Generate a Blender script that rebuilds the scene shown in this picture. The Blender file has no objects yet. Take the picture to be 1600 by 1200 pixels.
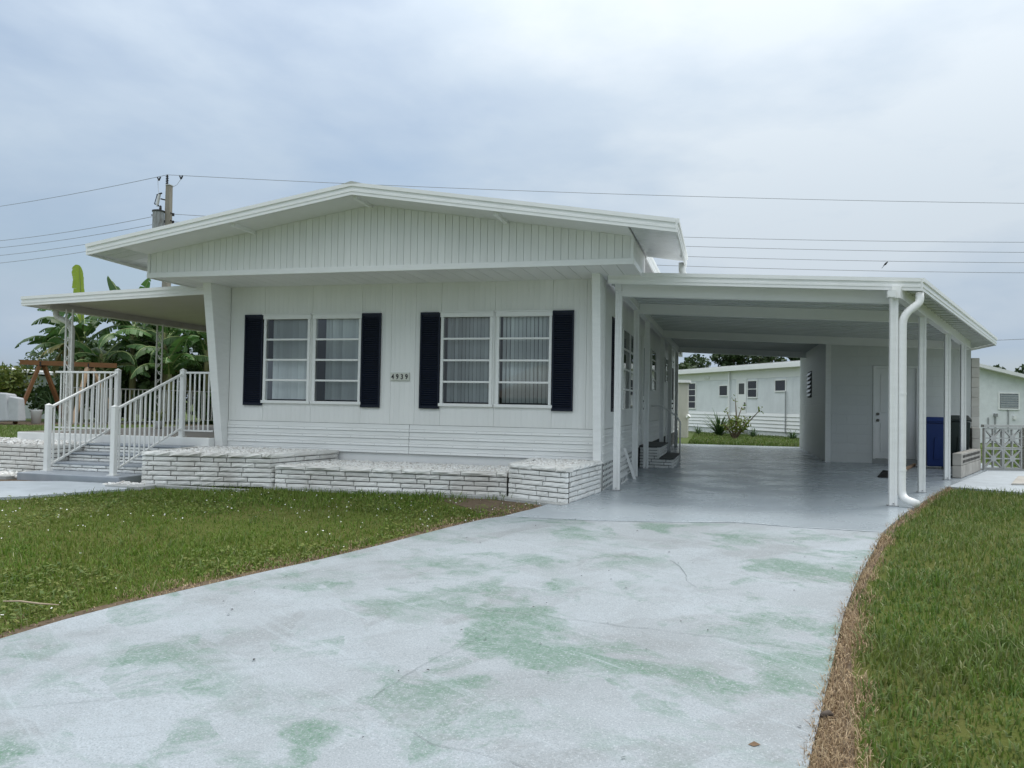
import bpy, math, random
import numpy as np
from mathutils import Matrix, Vector
random.seed(7)
rng = np.random.default_rng(11)
SC = bpy.context.scene
COL = SC.collection
R_ = math.radians

# ------------------------------------------------------------------ camera
cd = bpy.data.cameras.new('camera'); cam = bpy.data.objects.new('camera', cd); COL.objects.link(cam)
cd.sensor_width = 36.0; cd.lens = 36.0 * 1250 / 1600; cd.clip_start = 0.05; cd.clip_end = 3000
right = Vector((0.96500778, 0.26163493, 0.0175256)); up = Vector((-0.01028477, -0.0290191, 0.99952595))
back = right.cross(up).normalized(); up = back.cross(right).normalized()
cam.matrix_world = Matrix(((right.x, up.x, back.x, 0), (right.y, up.y, back.y, 0), (right.z, up.z, back.z, 1.1), (0, 0, 0, 1)))
SC.camera = cam

# ------------------------------------------------------------------ sky, sun, exposure
SUN_DIR = Vector((0.30, 0.42, 0.95)).normalized()          # towards the sun
w = bpy.data.worlds.new('World'); SC.world = w; w.use_nodes = True
nt = w.node_tree; nt.nodes.clear()
def N(t, tree=None, **kw):
    n = (tree or nt).nodes.new(t)
    for k, v in kw.items(): setattr(n, k, v)
    return n
out = N('ShaderNodeOutputWorld')
sky = N('ShaderNodeTexSky', sky_type='NISHITA', sun_disc=False)
sky.sun_elevation = math.asin(SUN_DIR.z); sky.sun_rotation = math.atan2(SUN_DIR.x, SUN_DIR.y)
sky.air_density = 1.2; sky.dust_density = 1.5
bg1 = N('ShaderNodeBackground'); bg1.inputs['Strength'].default_value = 0.10
bg2 = N('ShaderNodeBackground'); bg2.inputs['Strength'].default_value = 0.90
tc = N('ShaderNodeTexCoord')
mp = N('ShaderNodeMapping'); mp.inputs['Scale'].default_value = (1.0, 1.0, 2.6); mp.inputs['Location'].default_value = (3.1, 0.4, 0.7)
n1 = N('ShaderNodeTexNoise'); n1.inputs['Scale'].default_value = 1.7; n1.inputs['Detail'].default_value = 7; n1.inputs['Roughness'].default_value = 0.5; n1.inputs['Distortion'].default_value = 0.25
n2 = N('ShaderNodeTexNoise'); n2.inputs['Scale'].default_value = 5.0; n2.inputs['Detail'].default_value = 8; n2.inputs['Roughness'].default_value = 0.55
mixn = N('ShaderNodeMath', operation='MULTIPLY_ADD'); mixn.inputs[1].default_value = 0.36
cr = N('ShaderNodeValToRGB')
e = cr.color_ramp.elements
e[0].position = 0.50; e[0].color = (0.475, 0.605, 0.775, 1)
e[1].position = 0.84; e[1].color = (0.76, 0.855, 0.945, 1)
m_ = e.new(0.66); m_.color = (0.565, 0.69, 0.835, 1)
cr2 = N('ShaderNodeValToRGB')                               # how much cloud covers the blue
cr2.color_ramp.elements[0].position = 0.30; cr2.color_ramp.elements[0].color = (0.55, 0.55, 0.55, 1)
cr2.color_ramp.elements[1].position = 0.46; cr2.color_ramp.elements[1].color = (1, 1, 1, 1)
mx = N('ShaderNodeMixShader')
L = nt.links.new
L(tc.outputs['Generated'], mp.inputs['Vector']); L(mp.outputs[0], n1.inputs['Vector']); L(mp.outputs[0], n2.inputs['Vector'])
L(n2.outputs['Fac'], mixn.inputs[0]); L(n1.outputs['Fac'], mixn.inputs[2]); L(mixn.outputs[0], cr.inputs['Fac']); L(n1.outputs['Fac'], cr2.inputs['Fac'])
L(sky.outputs[0], bg1.inputs['Color']); zmix = N('ShaderNodeMix', data_type='RGBA'); zmix.inputs['B'].default_value = (0.90, 0.915, 0.92, 1); zf = N('ShaderNodeMapRange'); zf.inputs['From Min'].default_value = 0.25; zf.inputs['From Max'].default_value = 0.85; zf.inputs['To Max'].default_value = 0.85
sx2 = N('ShaderNodeSeparateXYZ'); L(tc.outputs['Generated'], sx2.inputs[0]); L(sx2.outputs['Z'], zf.inputs['Value']); L(zf.outputs[0], zmix.inputs['Factor']); L(cr.outputs['Color'], zmix.inputs['A']); L(zmix.outputs['Result'], bg2.inputs['Color'])
sxyz = N('ShaderNodeSeparateXYZ'); L(tc.outputs['Generated'], sxyz.inputs[0])     # overcast sky: zenith brighter than horizon
gr = N('ShaderNodeMapRange'); gr.inputs['From Min'].default_value = 0.0; gr.inputs['From Max'].default_value = 1.0; gr.inputs['To Min'].default_value = 0.60; gr.inputs['To Max'].default_value = 2.05
zp_ = N('ShaderNodeMath', operation='POWER', use_clamp=True); zp_.inputs[1].default_value = 1.9; L(sxyz.outputs['Z'], zp_.inputs[0]); L(zp_.outputs[0], gr.inputs['Value']); L(gr.outputs[0], bg2.inputs['Strength'])
L(cr2.outputs['Color'], mx.inputs['Fac']); L(bg1.outputs[0], mx.inputs[1]); L(bg2.outputs[0], mx.inputs[2]); L(mx.outputs[0], out.inputs['Surface'])
sd = bpy.data.lights.new('sun', 'SUN'); sd.energy = 1.3; sd.angle = R_(16); sd.color = (1.0, 0.965, 0.91)
sun = bpy.data.objects.new('sun', sd); COL.objects.link(sun); sun.rotation_euler = SUN_DIR.to_track_quat('Z', 'Y').to_euler()
SC.view_settings.view_transform = 'Standard'; SC.view_settings.look = 'None'; SC.view_settings.gamma = 1.0; SC.view_settings.use_curve_mapping = False
SC.view_settings.exposure = 0.36

# ------------------------------------------------------------------ materials
def mat(name, col, rough=0.6, spec=0.5, metal=0.0, n_scale=6.0, n_amt=0.0, col2=None, bump=0.0, bump_scale=40.0,
        rnd=0.0, wave=None, coat=0.0, stretch=None, transl=0.0, island=None):
    """principled paint/stone/leaf: base colour, noise wear towards col2, per-object or per-island variation, fine bump"""
    m = bpy.data.materials.new(name); m.use_nodes = True; t = m.node_tree; p = t.nodes['Principled BSDF']; lk = t.links.new
    p.inputs['Roughness'].default_value = rough; p.inputs['Specular IOR Level'].default_value = spec; p.inputs['Metallic'].default_value = metal
    p.inputs['Coat Weight'].default_value = coat
    co = N('ShaderNodeTexCoord', t); g = N('ShaderNodeNewGeometry', t)
    vec = g.outputs['Position']
    if stretch:
        mm = N('ShaderNodeMapping', t); mm.inputs['Scale'].default_value = stretch; lk(vec, mm.inputs['Vector']); vec = mm.outputs[0]
    cur = N('ShaderNodeRGB', t); cur.outputs[0].default_value = (*col, 1); cur = cur.outputs[0]
    if island:
        rp = N('ShaderNodeValToRGB', t); el = rp.color_ramp.elements
        el[0].color = (*island[0], 1); el[1].color = (*island[-1], 1)
        for i, c in enumerate(island[1:-1]): q = el.new((i + 1) / (len(island) - 1)); q.color = (*c, 1)
        lk(g.outputs['Random Per Island'], rp.inputs['Fac']); cur = rp.outputs['Color']
    if n_amt:
        nz = N('ShaderNodeTexNoise', t); nz.inputs['Scale'].default_value = n_scale; nz.inputs['Detail'].default_value = 7; nz.inputs['Roughness'].default_value = 0.62
        lk(vec, nz.inputs['Vector'])
        rp = N('ShaderNodeMapRange', t); rp.inputs['From Min'].default_value = 0.38; rp.inputs['From Max'].default_value = 0.72; rp.inputs['To Max'].default_value = n_amt
        lk(nz.outputs['Fac'], rp.inputs['Value'])
        mi = N('ShaderNodeMix', t, data_type='RGBA'); mi.inputs['B'].default_value = (*(col2 or tuple(c * 0.6 for c in col)), 1)
        lk(rp.outputs[0], mi.inputs['Factor']); lk(cur, mi.inputs['A']); cur = mi.outputs['Result']
    if rnd:
        oi = N('ShaderNodeObjectInfo', t); mr = N('ShaderNodeMapRange', t); mr.inputs['To Min'].default_value = 1 - rnd; mr.inputs['To Max'].default_value = 1 + rnd * 0.5
        lk(oi.outputs['Random'], mr.inputs['Value'])
        hs = N('ShaderNodeHueSaturation', t); lk(mr.outputs[0], hs.inputs['Value']); lk(cur, hs.inputs['Color']); cur = hs.outputs['Color']
    lk(cur, p.inputs['Base Color'])
    hgt = None
    if bump:
        nb = N('ShaderNodeTexNoise', t); nb.inputs['Scale'].default_value = bump_scale; nb.inputs['Detail'].default_value = 5; lk(g.outputs['Position'], nb.inputs['Vector'])
        hgt = nb.outputs['Fac']; dist = bump
    if wave:                                               # (axis direction, pitch in metres, depth)
        sx = N('ShaderNodeVectorMath', t, operation='DOT_PRODUCT'); sx.inputs[1].default_value = wave[0]; lk(g.outputs['Position'], sx.inputs[0])
        dv = N('ShaderNodeMath', t, operation='DIVIDE'); dv.inputs[1].default_value = wave[1]; lk(sx.outputs['Value'], dv.inputs[0])
        fr = N('ShaderNodeMath', t, operation='FRACT'); lk(dv.outputs[0], fr.inputs[0])
        sm = N('ShaderNodeMapRange', t, interpolation_type='SMOOTHSTEP'); sm.inputs['From Min'].default_value = 0.0; sm.inputs['From Max'].default_value = 0.16; lk(fr.outputs[0], sm.inputs['Value'])
        b2 = N('ShaderNodeBump', t); b2.inputs['Distance'].default_value = wave[2]; b2.inputs['Strength'].default_value = 1.0; lk(sm.outputs[0], b2.inputs['Height'])
        nrm = b2.outputs[0]
    else: nrm = None
    if hgt:
        bp = N('ShaderNodeBump', t); bp.inputs['Distance'].default_value = dist; bp.inputs['Strength'].default_value = 0.8; lk(hgt, bp.inputs['Height'])
        if nrm: lk(nrm, bp.inputs['Normal'])
        nrm = bp.outputs[0]
    if nrm: lk(nrm, p.inputs['Normal'])
    if transl:
        tr = N('ShaderNodeBsdfTranslucent', t); lk(cur, tr.inputs['Color']); ms = N('ShaderNodeMixShader', t); ms.inputs[0].default_value = transl
        o = t.nodes['Material Output']; lk(p.outputs[0], ms.inputs[1]); lk(tr.outputs[0], ms.inputs[2]); lk(ms.outputs[0], o.inputs['Surface'])
    return m
M = {}
W = (0.84, 0.845, 0.825)
M['white'] = mat('white_enamel', W, 0.38, 0.45, n_scale=2.2, n_amt=0.22, col2=(0.66, 0.68, 0.66), bump=0.0006, bump_scale=60)
M['trim'] = mat('white_trim', (0.86, 0.865, 0.845), 0.35, 0.5, n_scale=5, n_amt=0.3, col2=(0.68, 0.69, 0.66), stretch=(1, 1, 4))
M['panel'] = mat('ribbed_wall_paint', (0.84, 0.845, 0.82), 0.45, 0.4, n_scale=1.6, n_amt=0.35, col2=(0.68, 0.69, 0.66), wave=((1, 0, 0), 0.0762, 0.0022), rnd=0.03, stretch=(3, 3, 0.5), bump=0.005, bump_scale=3)
M['panel_side'] = mat('ribbed_side_paint', (0.84, 0.845, 0.82), 0.45, 0.4, n_scale=1.6, n_amt=0.3, col2=(0.7, 0.7, 0.67), wave=((0, 1, 0), 0.0762, 0.0022), rnd=0.03)
M['siding'] = mat('lap_siding_paint', (0.85, 0.86, 0.84), 0.42, 0.45, n_scale=2.0, n_amt=0.5, col2=(0.69, 0.69, 0.66), rnd=0.03, stretch=(0.5, 0.5, 3), bump=0.006, bump_scale=4)
M['board'] = mat('gable_board_paint', (0.83, 0.835, 0.81), 0.5, 0.35, n_scale=2.5, n_amt=0.35, col2=(0.66, 0.67, 0.65), rnd=0.035, stretch=(4, 4, 0.6))
M['soffit'] = mat('soffit_paint', (0.79, 0.795, 0.775), 0.5, 0.35, n_scale=2.0, n_amt=0.25, rnd=0.04, col2=(0.6, 0.61, 0.6))
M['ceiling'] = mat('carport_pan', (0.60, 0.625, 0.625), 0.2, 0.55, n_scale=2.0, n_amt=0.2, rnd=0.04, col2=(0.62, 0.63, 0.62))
M['awning'] = mat('awning_pan', (0.48, 0.455, 0.41), 0.4, 0.4, n_scale=2.0, n_amt=0.3, rnd=0.04, col2=(0.40, 0.375, 0.33))
M['gap'] = mat('dark_gap', (0.03, 0.03, 0.028), 0.9, 0.1)
M['navy'] = mat('navy_vinyl', (0.005, 0.009, 0.023), 0.4, 0.3, n_scale=8, n_amt=0.3, col2=(0.006, 0.009, 0.02))
M['brick'] = mat('painted_brick', (0.83, 0.83, 0.80), 0.75, 0.25, n_scale=1.7, n_amt=0.75, col2=(0.42, 0.385, 0.34), bump=0.005, bump_scale=55, rnd=0.10)
M['brickclean'] = mat('painted_brick_fresh', (0.85, 0.855, 0.83), 0.7, 0.25, n_scale=3, n_amt=0.5, col2=(0.52, 0.50, 0.46), bump=0.004, bump_scale=55, rnd=0.07)
M['mortar'] = mat('dark_mortar', (0.045, 0.04, 0.036), 0.95, 0.1, n_scale=12, n_amt=0.5, col2=(0.12, 0.11, 0.10))
M['rock'] = mat('white_rock', (0.7, 0.7, 0.67), 0.85, 0.2, island=[(0.80, 0.80, 0.77), (0.74, 0.73, 0.69), (0.85, 0.85, 0.83), (0.55, 0.52, 0.48), (0.82, 0.82, 0.79)])
M['tread'] = mat('grey_step_paint', (0.30, 0.33, 0.365), 0.5, 0.4, n_scale=5, n_amt=0.5, col2=(0.42, 0.44, 0.46))
M['darktread'] = mat('dark_step_paint', (0.10, 0.105, 0.10), 0.7, 0.3, n_scale=9, n_amt=0.4)
M['rail'] = mat('rail_aluminium', (0.80, 0.805, 0.78), 0.32, 0.5, n_scale=6, n_amt=0.2, col2=(0.62, 0.62, 0.58))
M['iron'] = mat('cream_iron', (0.70, 0.70, 0.66), 0.5, 0.4, n_scale=14, n_amt=0.4, col2=(0.5, 0.49, 0.45))
M['porch'] = mat('porch_floor_paint', (0.29, 0.255, 0.215), 0.6, 0.3, n_scale=3, n_amt=0.5, col2=(0.36, 0.33, 0.3))
M['concrete'] = mat('grey_concrete', (0.42, 0.43, 0.42), 0.85, 0.2, n_scale=4, n_amt=0.6, col2=(0.25, 0.25, 0.235), bump=0.002, bump_scale=80)
M['walk'] = mat('walk_concrete', (0.46, 0.50, 0.53), 0.8, 0.2, n_scale=3, n_amt=0.55, col2=(0.30, 0.33, 0.34), bump=0.0015, bump_scale=80)
M['block'] = mat('bare_block', (0.47, 0.45, 0.41), 0.9, 0.15, n_scale=5, n_amt=0.6, col2=(0.27, 0.25, 0.22), bump=0.003, bump_scale=90, rnd=0.12)
M['paleblock'] = mat('lightened_block', (0.64, 0.62, 0.57), 0.9, 0.15, n_scale=5, n_amt=0.5, col2=(0.45, 0.42, 0.37), bump=0.003, bump_scale=90, rnd=0.08)  # bare block colour lightened to make up for the shade on the tall pier
M['screen'] = mat('weathered_screen_block', (0.47, 0.475, 0.46), 0.9, 0.15, n_scale=7, n_amt=0.5, col2=(0.3, 0.3, 0.285), bump=0.003, bump_scale=80)
M['glassdark'] = mat('dim_interior', (0.10, 0.105, 0.108), 0.9, 0.1)
M['blind'] = mat('blind_vinyl', (0.80, 0.81, 0.80), 0.55, 0.3, rnd=0.14)
M['digit'] = mat('black_digit', (0.01, 0.01, 0.012), 0.4, 0.4)
M['tile'] = mat('number_tile', (0.62, 0.64, 0.58), 0.4, 0.5)
M['shed'] = None
M['metal'] = mat('galvanised', (0.42, 0.43, 0.43), 0.5, 0.5, 0.6, n_scale=9, n_amt=0.5)
M['knob'] = mat('dull_knob', (0.12, 0.115, 0.1), 0.35, 0.5, 0.8)
M['binblue'] = mat('blue_plastic', (0.008, 0.030, 0.15), 0.45, 0.4, n_scale=10, n_amt=0.3, col2=(0.02, 0.05, 0.17))
M['bingreen'] = mat('dark_green_plastic', (0.012, 0.022, 0.020), 0.5, 0.35, n_scale=10, n_amt=0.3)
M['rubber'] = mat('black_rubber', (0.015, 0.015, 0.015), 0.8, 0.2)
M['wood'] = mat('stained_timber', (0.20, 0.095, 0.04), 0.7, 0.25, n_scale=3, n_amt=0.6, col2=(0.11, 0.05, 0.025), stretch=(1, 1, 3))
M['palewood'] = mat('bare_timber', (0.52, 0.36, 0.24), 0.8, 0.2, n_scale=6, n_amt=0.5)
M['pole'] = mat('weathered_pole', (0.30, 0.275, 0.235), 0.9, 0.1, n_scale=2, n_amt=0.6, col2=(0.19, 0.17, 0.14), stretch=(6, 6, 0.6))
M['steelgrey'] = mat('transformer_grey', (0.36, 0.38, 0.39), 0.6, 0.4, n_scale=2.2, n_amt=0.9, col2=(0.10, 0.085, 0.07), stretch=(3, 3, 0.8))
M['black'] = mat('black_fitting', (0.02, 0.02, 0.022), 0.5, 0.4)
M['porcelain'] = mat('pale_porcelain', (0.6, 0.6, 0.6), 0.3, 0.5)
M['wire'] = mat('wire', (0.26, 0.27, 0.29), 0.6, 0.3)
M['bark'] = mat('bark', (0.16, 0.125, 0.09), 0.95, 0.1, n_scale=8, n_amt=0.6, bump=0.01, bump_scale=20)
M['bananastem'] = mat('banana_stem', (0.16, 0.17, 0.07), 0.7, 0.3, n_scale=3, n_amt=0.7, col2=(0.12, 0.08, 0.04), stretch=(3, 3, 0.5))
M['bananaleaf'] = mat('banana_leaf', (0.06, 0.145, 0.036), 0.42, 0.4, n_scale=1.6, n_amt=0.6, col2=(0.13, 0.22, 0.055), rnd=0.5, transl=0.32)
M['banananew'] = mat('banana_new_leaf', (0.27, 0.37, 0.05), 0.45, 0.4, n_scale=2.0, n_amt=0.3, transl=0.40)
M['bananadry'] = mat('banana_dry_leaf', (0.30, 0.28, 0.12), 0.8, 0.2, n_scale=4, n_amt=0.5, transl=0.2)
M['rib'] = mat('leaf_midrib', (0.24, 0.30, 0.12), 0.5, 0.3)
M['oak'] = mat('oak_leaves', (0.05, 0.08, 0.03), 0.6, 0.3, island=[(0.024, 0.045, 0.02), (0.045, 0.075, 0.028), (0.06, 0.095, 0.035), (0.03, 0.055, 0.022)], transl=0.2)
M['bush'] = mat('bush_leaves', (0.06, 0.11, 0.03), 0.55, 0.35, island=[(0.022, 0.05, 0.018), (0.05, 0.10, 0.028), (0.085, 0.14, 0.035), (0.03, 0.07, 0.022)], transl=0.25)
M['bushlight'] = mat('light_bush_leaves', (0.12, 0.17, 0.03), 0.55, 0.35, island=[(0.07, 0.12, 0.025), (0.14, 0.19, 0.035), (0.2, 0.22, 0.05), (0.09, 0.15, 0.03)], transl=0.3)
M['spike'] = mat('strap_leaves', (0.05, 0.10, 0.04), 0.5, 0.4, island=[(0.03, 0.07, 0.03), (0.06, 0.12, 0.04), (0.09, 0.15, 0.05)], transl=0.2)
M['spikeyellow'] = mat('yellow_strap_leaves', (0.25, 0.28, 0.08), 0.5, 0.4, island=[(0.2, 0.26, 0.07), (0.34, 0.34, 0.13), (0.14, 0.22, 0.05)], transl=0.3)
M['tarp'] = mat('pale_tarp', (0.45, 0.46, 0.48), 0.5, 0.4, n_scale=4, n_amt=0.3)
M['tan'] = mat('tan_metal', (0.50, 0.49, 0.43), 0.6, 0.3, n_scale=3, n_amt=0.3)
M['greenwall'] = mat('pale_green_wall', (0.50, 0.54, 0.52), 0.7, 0.3, n_scale=2, n_amt=0.3)
M['stucco'] = mat('white_stucco', (0.74, 0.765, 0.76), 0.8, 0.2, n_scale=5, n_amt=0.3, bump=0.004, bump_scale=30)
M['nbpanel'] = mat('neighbour_panel', (0.77, 0.80, 0.81), 0.5, 0.4, n_scale=1.5, n_amt=0.3, wave=((0.515, -0.857, 0), 0.12, 0.004), rnd=0.02)
M['roofwhite'] = mat('white_roof', (0.78, 0.78, 0.77), 0.5, 0.4, n_scale=2, n_amt=0.3)
M['pane'] = None
M['soil'] = mat('dry_soil', (0.15, 0.115, 0.08), 0.95, 0.1, n_scale=14, n_amt=0.8, col2=(0.07, 0.05, 0.036), bump=0.012, bump_scale=40)
M['bird'] = mat('dark_feathers', (0.02, 0.02, 0.022), 0.7, 0.2)
M['leafdry'] = mat('dry_leaf', (0.16, 0.105, 0.065), 0.8, 0.2)
M['grassL'] = mat('weedy_grass', (0.1, 0.15, 0.02), 0.6, 0.3, island=[(0.068, 0.138, 0.016), (0.115, 0.210, 0.024), (0.165, 0.255, 0.036), (0.082, 0.165, 0.018), (0.25, 0.27, 0.09)], transl=0.35, n_scale=1.1, n_amt=0.6, col2=(0.165, 0.19, 0.04))
M['grassR'] = mat('broad_grass', (0.07, 0.14, 0.03), 0.5, 0.4, island=[(0.052, 0.105, 0.017), (0.092, 0.17, 0.027), (0.15, 0.24, 0.045), (0.066, 0.13, 0.02), (0.30, 0.31, 0.14)], transl=0.35, n_scale=1.2, n_amt=0.4, col2=(0.19, 0.17, 0.06))
M['grassdead'] = mat('dead_grass', (0.25, 0.16, 0.1), 0.85, 0.15, island=[(0.30, 0.21, 0.125), (0.47, 0.36, 0.225), (0.20, 0.13, 0.08), (0.60, 0.48, 0.32)], transl=0.15)
M['flower'] = mat('white_petals', (0.75, 0.75, 0.72), 0.7, 0.2)

# thin window glass: clear with a fresnel reflection
g = bpy.data.materials.new('window_glass'); g.use_nodes = True; t = g.node_tree; t.nodes.clear()
o = N('ShaderNodeOutputMaterial', t); ms = N('ShaderNodeMixShader', t); tr = N('ShaderNodeBsdfTransparent', t); gl = N('ShaderNodeBsdfGlossy', t); fz = N('ShaderNodeFresnel', t)
fz.inputs['IOR'].default_value = 1.75; gl.inputs['Roughness'].default_value = 0.02; tr.inputs['Color'].default_value = (0.84, 0.88, 0.88, 1)
t.links.new(fz.outputs[0], ms.inputs[0]); t.links.new(tr.outputs[0], ms.inputs[1]); t.links.new(gl.outputs[0], ms.inputs[2]); t.links.new(ms.outputs[0], o.inputs['Surface'])
M['pane'] = g

# painted block wall: faint block joints in the relief only
m = mat('painted_block', (0.70, 0.72, 0.70), 0.55, 0.35, n_scale=3, n_amt=0.25, col2=(0.6, 0.61, 0.6)); t = m.node_tree
gg = N('ShaderNodeNewGeometry', t); mp_ = N('ShaderNodeMapping', t); mp_.inputs['Rotation'].default_value = (R_(90), 0, 0)
bk = N('ShaderNodeTexBrick', t); bk.inputs['Scale'].default_value = 1.0; bk.inputs['Brick Width'].default_value = 0.406; bk.inputs['Row Height'].default_value = 0.203; bk.inputs['Mortar Size'].default_value = 0.008
sp = N('ShaderNodeSeparateXYZ', t); ad = N('ShaderNodeMath', t, operation='ADD'); cb = N('ShaderNodeCombineXYZ', t)
t.links.new(gg.outputs['Position'], sp.inputs[0]); t.links.new(sp.outputs[0], ad.inputs[0]); t.links.new(sp.outputs[1], ad.inputs[1]); t.links.new(ad.outputs[0], cb.inputs[0]); t.links.new(sp.outputs[2], cb.inputs[1]); t.links.new(cb.outputs[0], bk.inputs['Vector'])
bp = N('ShaderNodeBump', t, invert=True); bp.inputs['Distance'].default_value = 0.0022; t.links.new(bk.outputs['Fac'], bp.inputs['Height']); t.links.new(bp.outputs[0], t.nodes['Principled BSDF'].inputs['Normal'])
M['shed'] = m

# worn painted driveway
def drive_mat(name, worn, rough):
    m = bpy.data.materials.new(name); m.use_nodes = True; t = m.node_tree; p = t.nodes['Principled BSDF']; lk = t.links.new
    g = N('ShaderNodeNewGeometry', t)
    def mapped(rot, sc, loc=(0, 0, 0)):
        a = N('ShaderNodeMapping', t, vector_type='TEXTURE'); a.inputs['Rotation'].default_value = (0, 0, R_(rot)); a.inputs['Scale'].default_value = tuple(1 / q for q in sc); a.inputs['Location'].default_value = loc
        lk(g.outputs['Position'], a.inputs['Vector']); return a.outputs[0]
    def noise(vec, s, d=6, r=0.55, dist=0.0):
        a = N('ShaderNodeTexNoise', t); a.inputs['Scale'].default_value = s; a.inputs['Detail'].default_value = d; a.inputs['Roughness'].default_value = r; a.inputs['Distortion'].default_value = dist
        lk(vec, a.inputs['Vector']); return a.outputs['Fac']
    def rng_(v, a, b, c=0.0, d=1.0):
        q = N('ShaderNodeMapRange', t); q.inputs['From Min'].default_value = a; q.inputs['From Max'].default_value = b; q.inputs['To Min'].default_value = c; q.inputs['To Max'].default_value = d; lk(v, q.inputs['Value']); return q.outputs[0]
    def mul(a, b):
        q = N('ShaderNodeMath', t, operation='MULTIPLY'); lk(a, q.inputs[0]); lk(b, q.inputs[1]); return q.outputs[0]
    def mixc(f_, a, b):
        q = N('ShaderNodeMix', t, data_type='RGBA'); lk(f_, q.inputs['Factor'])
        for s_, v in (('A', a), ('B', b)):
            if isinstance(v, tuple): q.inputs[s_].default_value = (*v, 1)
            else: lk(v, q.inputs[s_])
        return q.outputs['Result']
    flat = mapped(0, (1, 1, 0.2)); diag = mapped(-28, (0.42, 1.5, 0.2), (2.3, 0.7, 0)); diag2 = mapped(35, (0.5, 1.4, 0.2), (5, 3, 0)); streak = mapped(-20, (0.5, 7.0, 0.2))
    if worn:
        def warp(vec, amt, sc_):                              # wobble the coordinates so that roller strokes get ragged ends
            q = N('ShaderNodeTexNoise', t); q.inputs['Scale'].default_value = sc_; q.inputs['Detail'].default_value = 5; lk(vec, q.inputs['Vector'])
            v1 = N('ShaderNodeVectorMath', t, operation='SUBTRACT'); lk(q.outputs['Color'], v1.inputs[0]); v1.inputs[1].default_value = (.5, .5, .5)
            v2 = N('ShaderNodeVectorMath', t, operation='MULTIPLY_ADD'); lk(v1.outputs[0], v2.inputs[0]); v2.inputs[1].default_value = (amt, amt, 0); lk(vec, v2.inputs[2]); return v2.outputs[0]
        def cells(vec, sc_):
            q = N('ShaderNodeTexVoronoi', t); q.inputs['Scale'].default_value = sc_; lk(vec, q.inputs['Vector']); sp_x = N('ShaderNodeSeparateColor', t); lk(q.outputs['Color'], sp_x.inputs[0]); return sp_x.outputs[0]
        sA = warp(mapped(-38, (0.75, 1.7, 0.2), (0.4, 8.3, 0)), 0.55, 2.0); sB = warp(mapped(40, (0.8, 1.35, 0.2), (9.1, 2.2, 0)), 0.55, 2.2); iso = mapped(20, (1, 1.2, 0.2), (3.3, 1.2, 0))
        grit = noise(flat, 42, 6, 0.8); grit2 = noise(flat, 120, 3, 0.8); sC = warp(mapped(-22, (0.9, 1.35, 0.2), (4.4, 6.3, 0)), 0.5, 2.6); sD = warp(mapped(55, (0.7, 1.6, 0.2), (7.1, 0.2, 0)), 0.4, 3.0)
        base = mixc(rng_(noise(iso, 0.7, 9, 0.66, 0.4), 0.36, 0.64), (0.325, 0.356, 0.382), (0.258, 0.280, 0.294))
        base = mixc(mul(rng_(noise(sB, 1.2, 10, 0.68), 0.49, 0.57), rng_(grit, 0.35, 0.65, 0.1, 0.85)), base, (0.205, 0.218, 0.222))
        base = mixc(mul(rng_(cells(sA, 1.9), 0.55, 0.70), rng_(grit, 0.4, 0.62, 0.0, 0.55)), base, (0.350, 0.392, 0.428))
        base = mixc(mul(rng_(cells(sD, 1.5), 0.60, 0.66), rng_(grit, 0.35, 0.62, 0.0, 0.6)), base, (0.355, 0.395, 0.425))
        zone = rng_(noise(iso, 0.6, 6, 0.6, 0.5), 0.42, 0.53)
        g1 = mul(mul(rng_(noise(sC, 1.25, 10, 0.66, 0.3), 0.490, 0.575), zone), rng_(grit, 0.34, 0.60, 0.25, 1.0))
        base = mixc(rng_(g1, 0, 1, 0, 0.95), base, (0.066, 0.160, 0.096))
        g2 = mul(mul(rng_(noise(sB, 1.5, 10, 0.7, 0.4), 0.51, 0.60), rng_(cells(sA, 1.6), 0.35, 0.40)), rng_(grit, 0.36, 0.62, 0.1, 1.0))
        base = mixc(rng_(g2, 0, 1, 0, 0.8), base, (0.095, 0.182, 0.130))
        base = mixc(rng_(noise(mapped(-32, (0.4, 9.0, .2)), 1.5, 10, 0.78), 0.56, 0.66, 0, 0.5), base, (0.385, 0.430, 0.462))
        base = mixc(rng_(noise(mapped(28, (0.4, 9.0, .2)), 1.3, 10, 0.78), 0.57, 0.66, 0, 0.42), base, (0.180, 0.206, 0.212))
        base = mixc(rng_(grit2, 0.48, 0.62, 0, 0.6), base, (0.160, 0.190, 0.196)); base = mixc(rng_(noise(flat, 85, 3, 0.8), 0.57, 0.66, 0, 0.6), base, (0.46, 0.495, 0.515))
    else:
        base = mixc(rng_(noise(flat, 0.7, 5), 0.4, 0.62), (0.36, 0.408, 0.442), (0.315, 0.355, 0.385))
        base = mixc(rng_(noise(flat, 60, 4), 0.55, 0.75, 0, 0.3), base, (0.25, 0.29, 0.31))
        base = mixc(rng_(noise(flat, 1.1, 7, 0.6), 0.58, 0.74, 0, 0.5), base, (0.42, 0.46, 0.48))
    lk(base, p.inputs['Base Color'])
    lk(rng_(noise(flat, 1.4, 6), 0.35, 0.7, rough - 0.05, rough + 0.10), p.inputs['Roughness'])
    b = N('ShaderNodeBump', t); b.inputs['Distance'].default_value = 0.0015; b.inputs['Strength'].default_value = 0.6; lk(noise(flat, 70, 5, 0.65), b.inputs['Height']); lk(b.outputs[0], p.inputs['Normal'])
    return m
M['drive'] = drive_mat('worn_drive_paint', True, 0.62)
M['slab'] = drive_mat('carport_floor_paint', False, 0.27)

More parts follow.
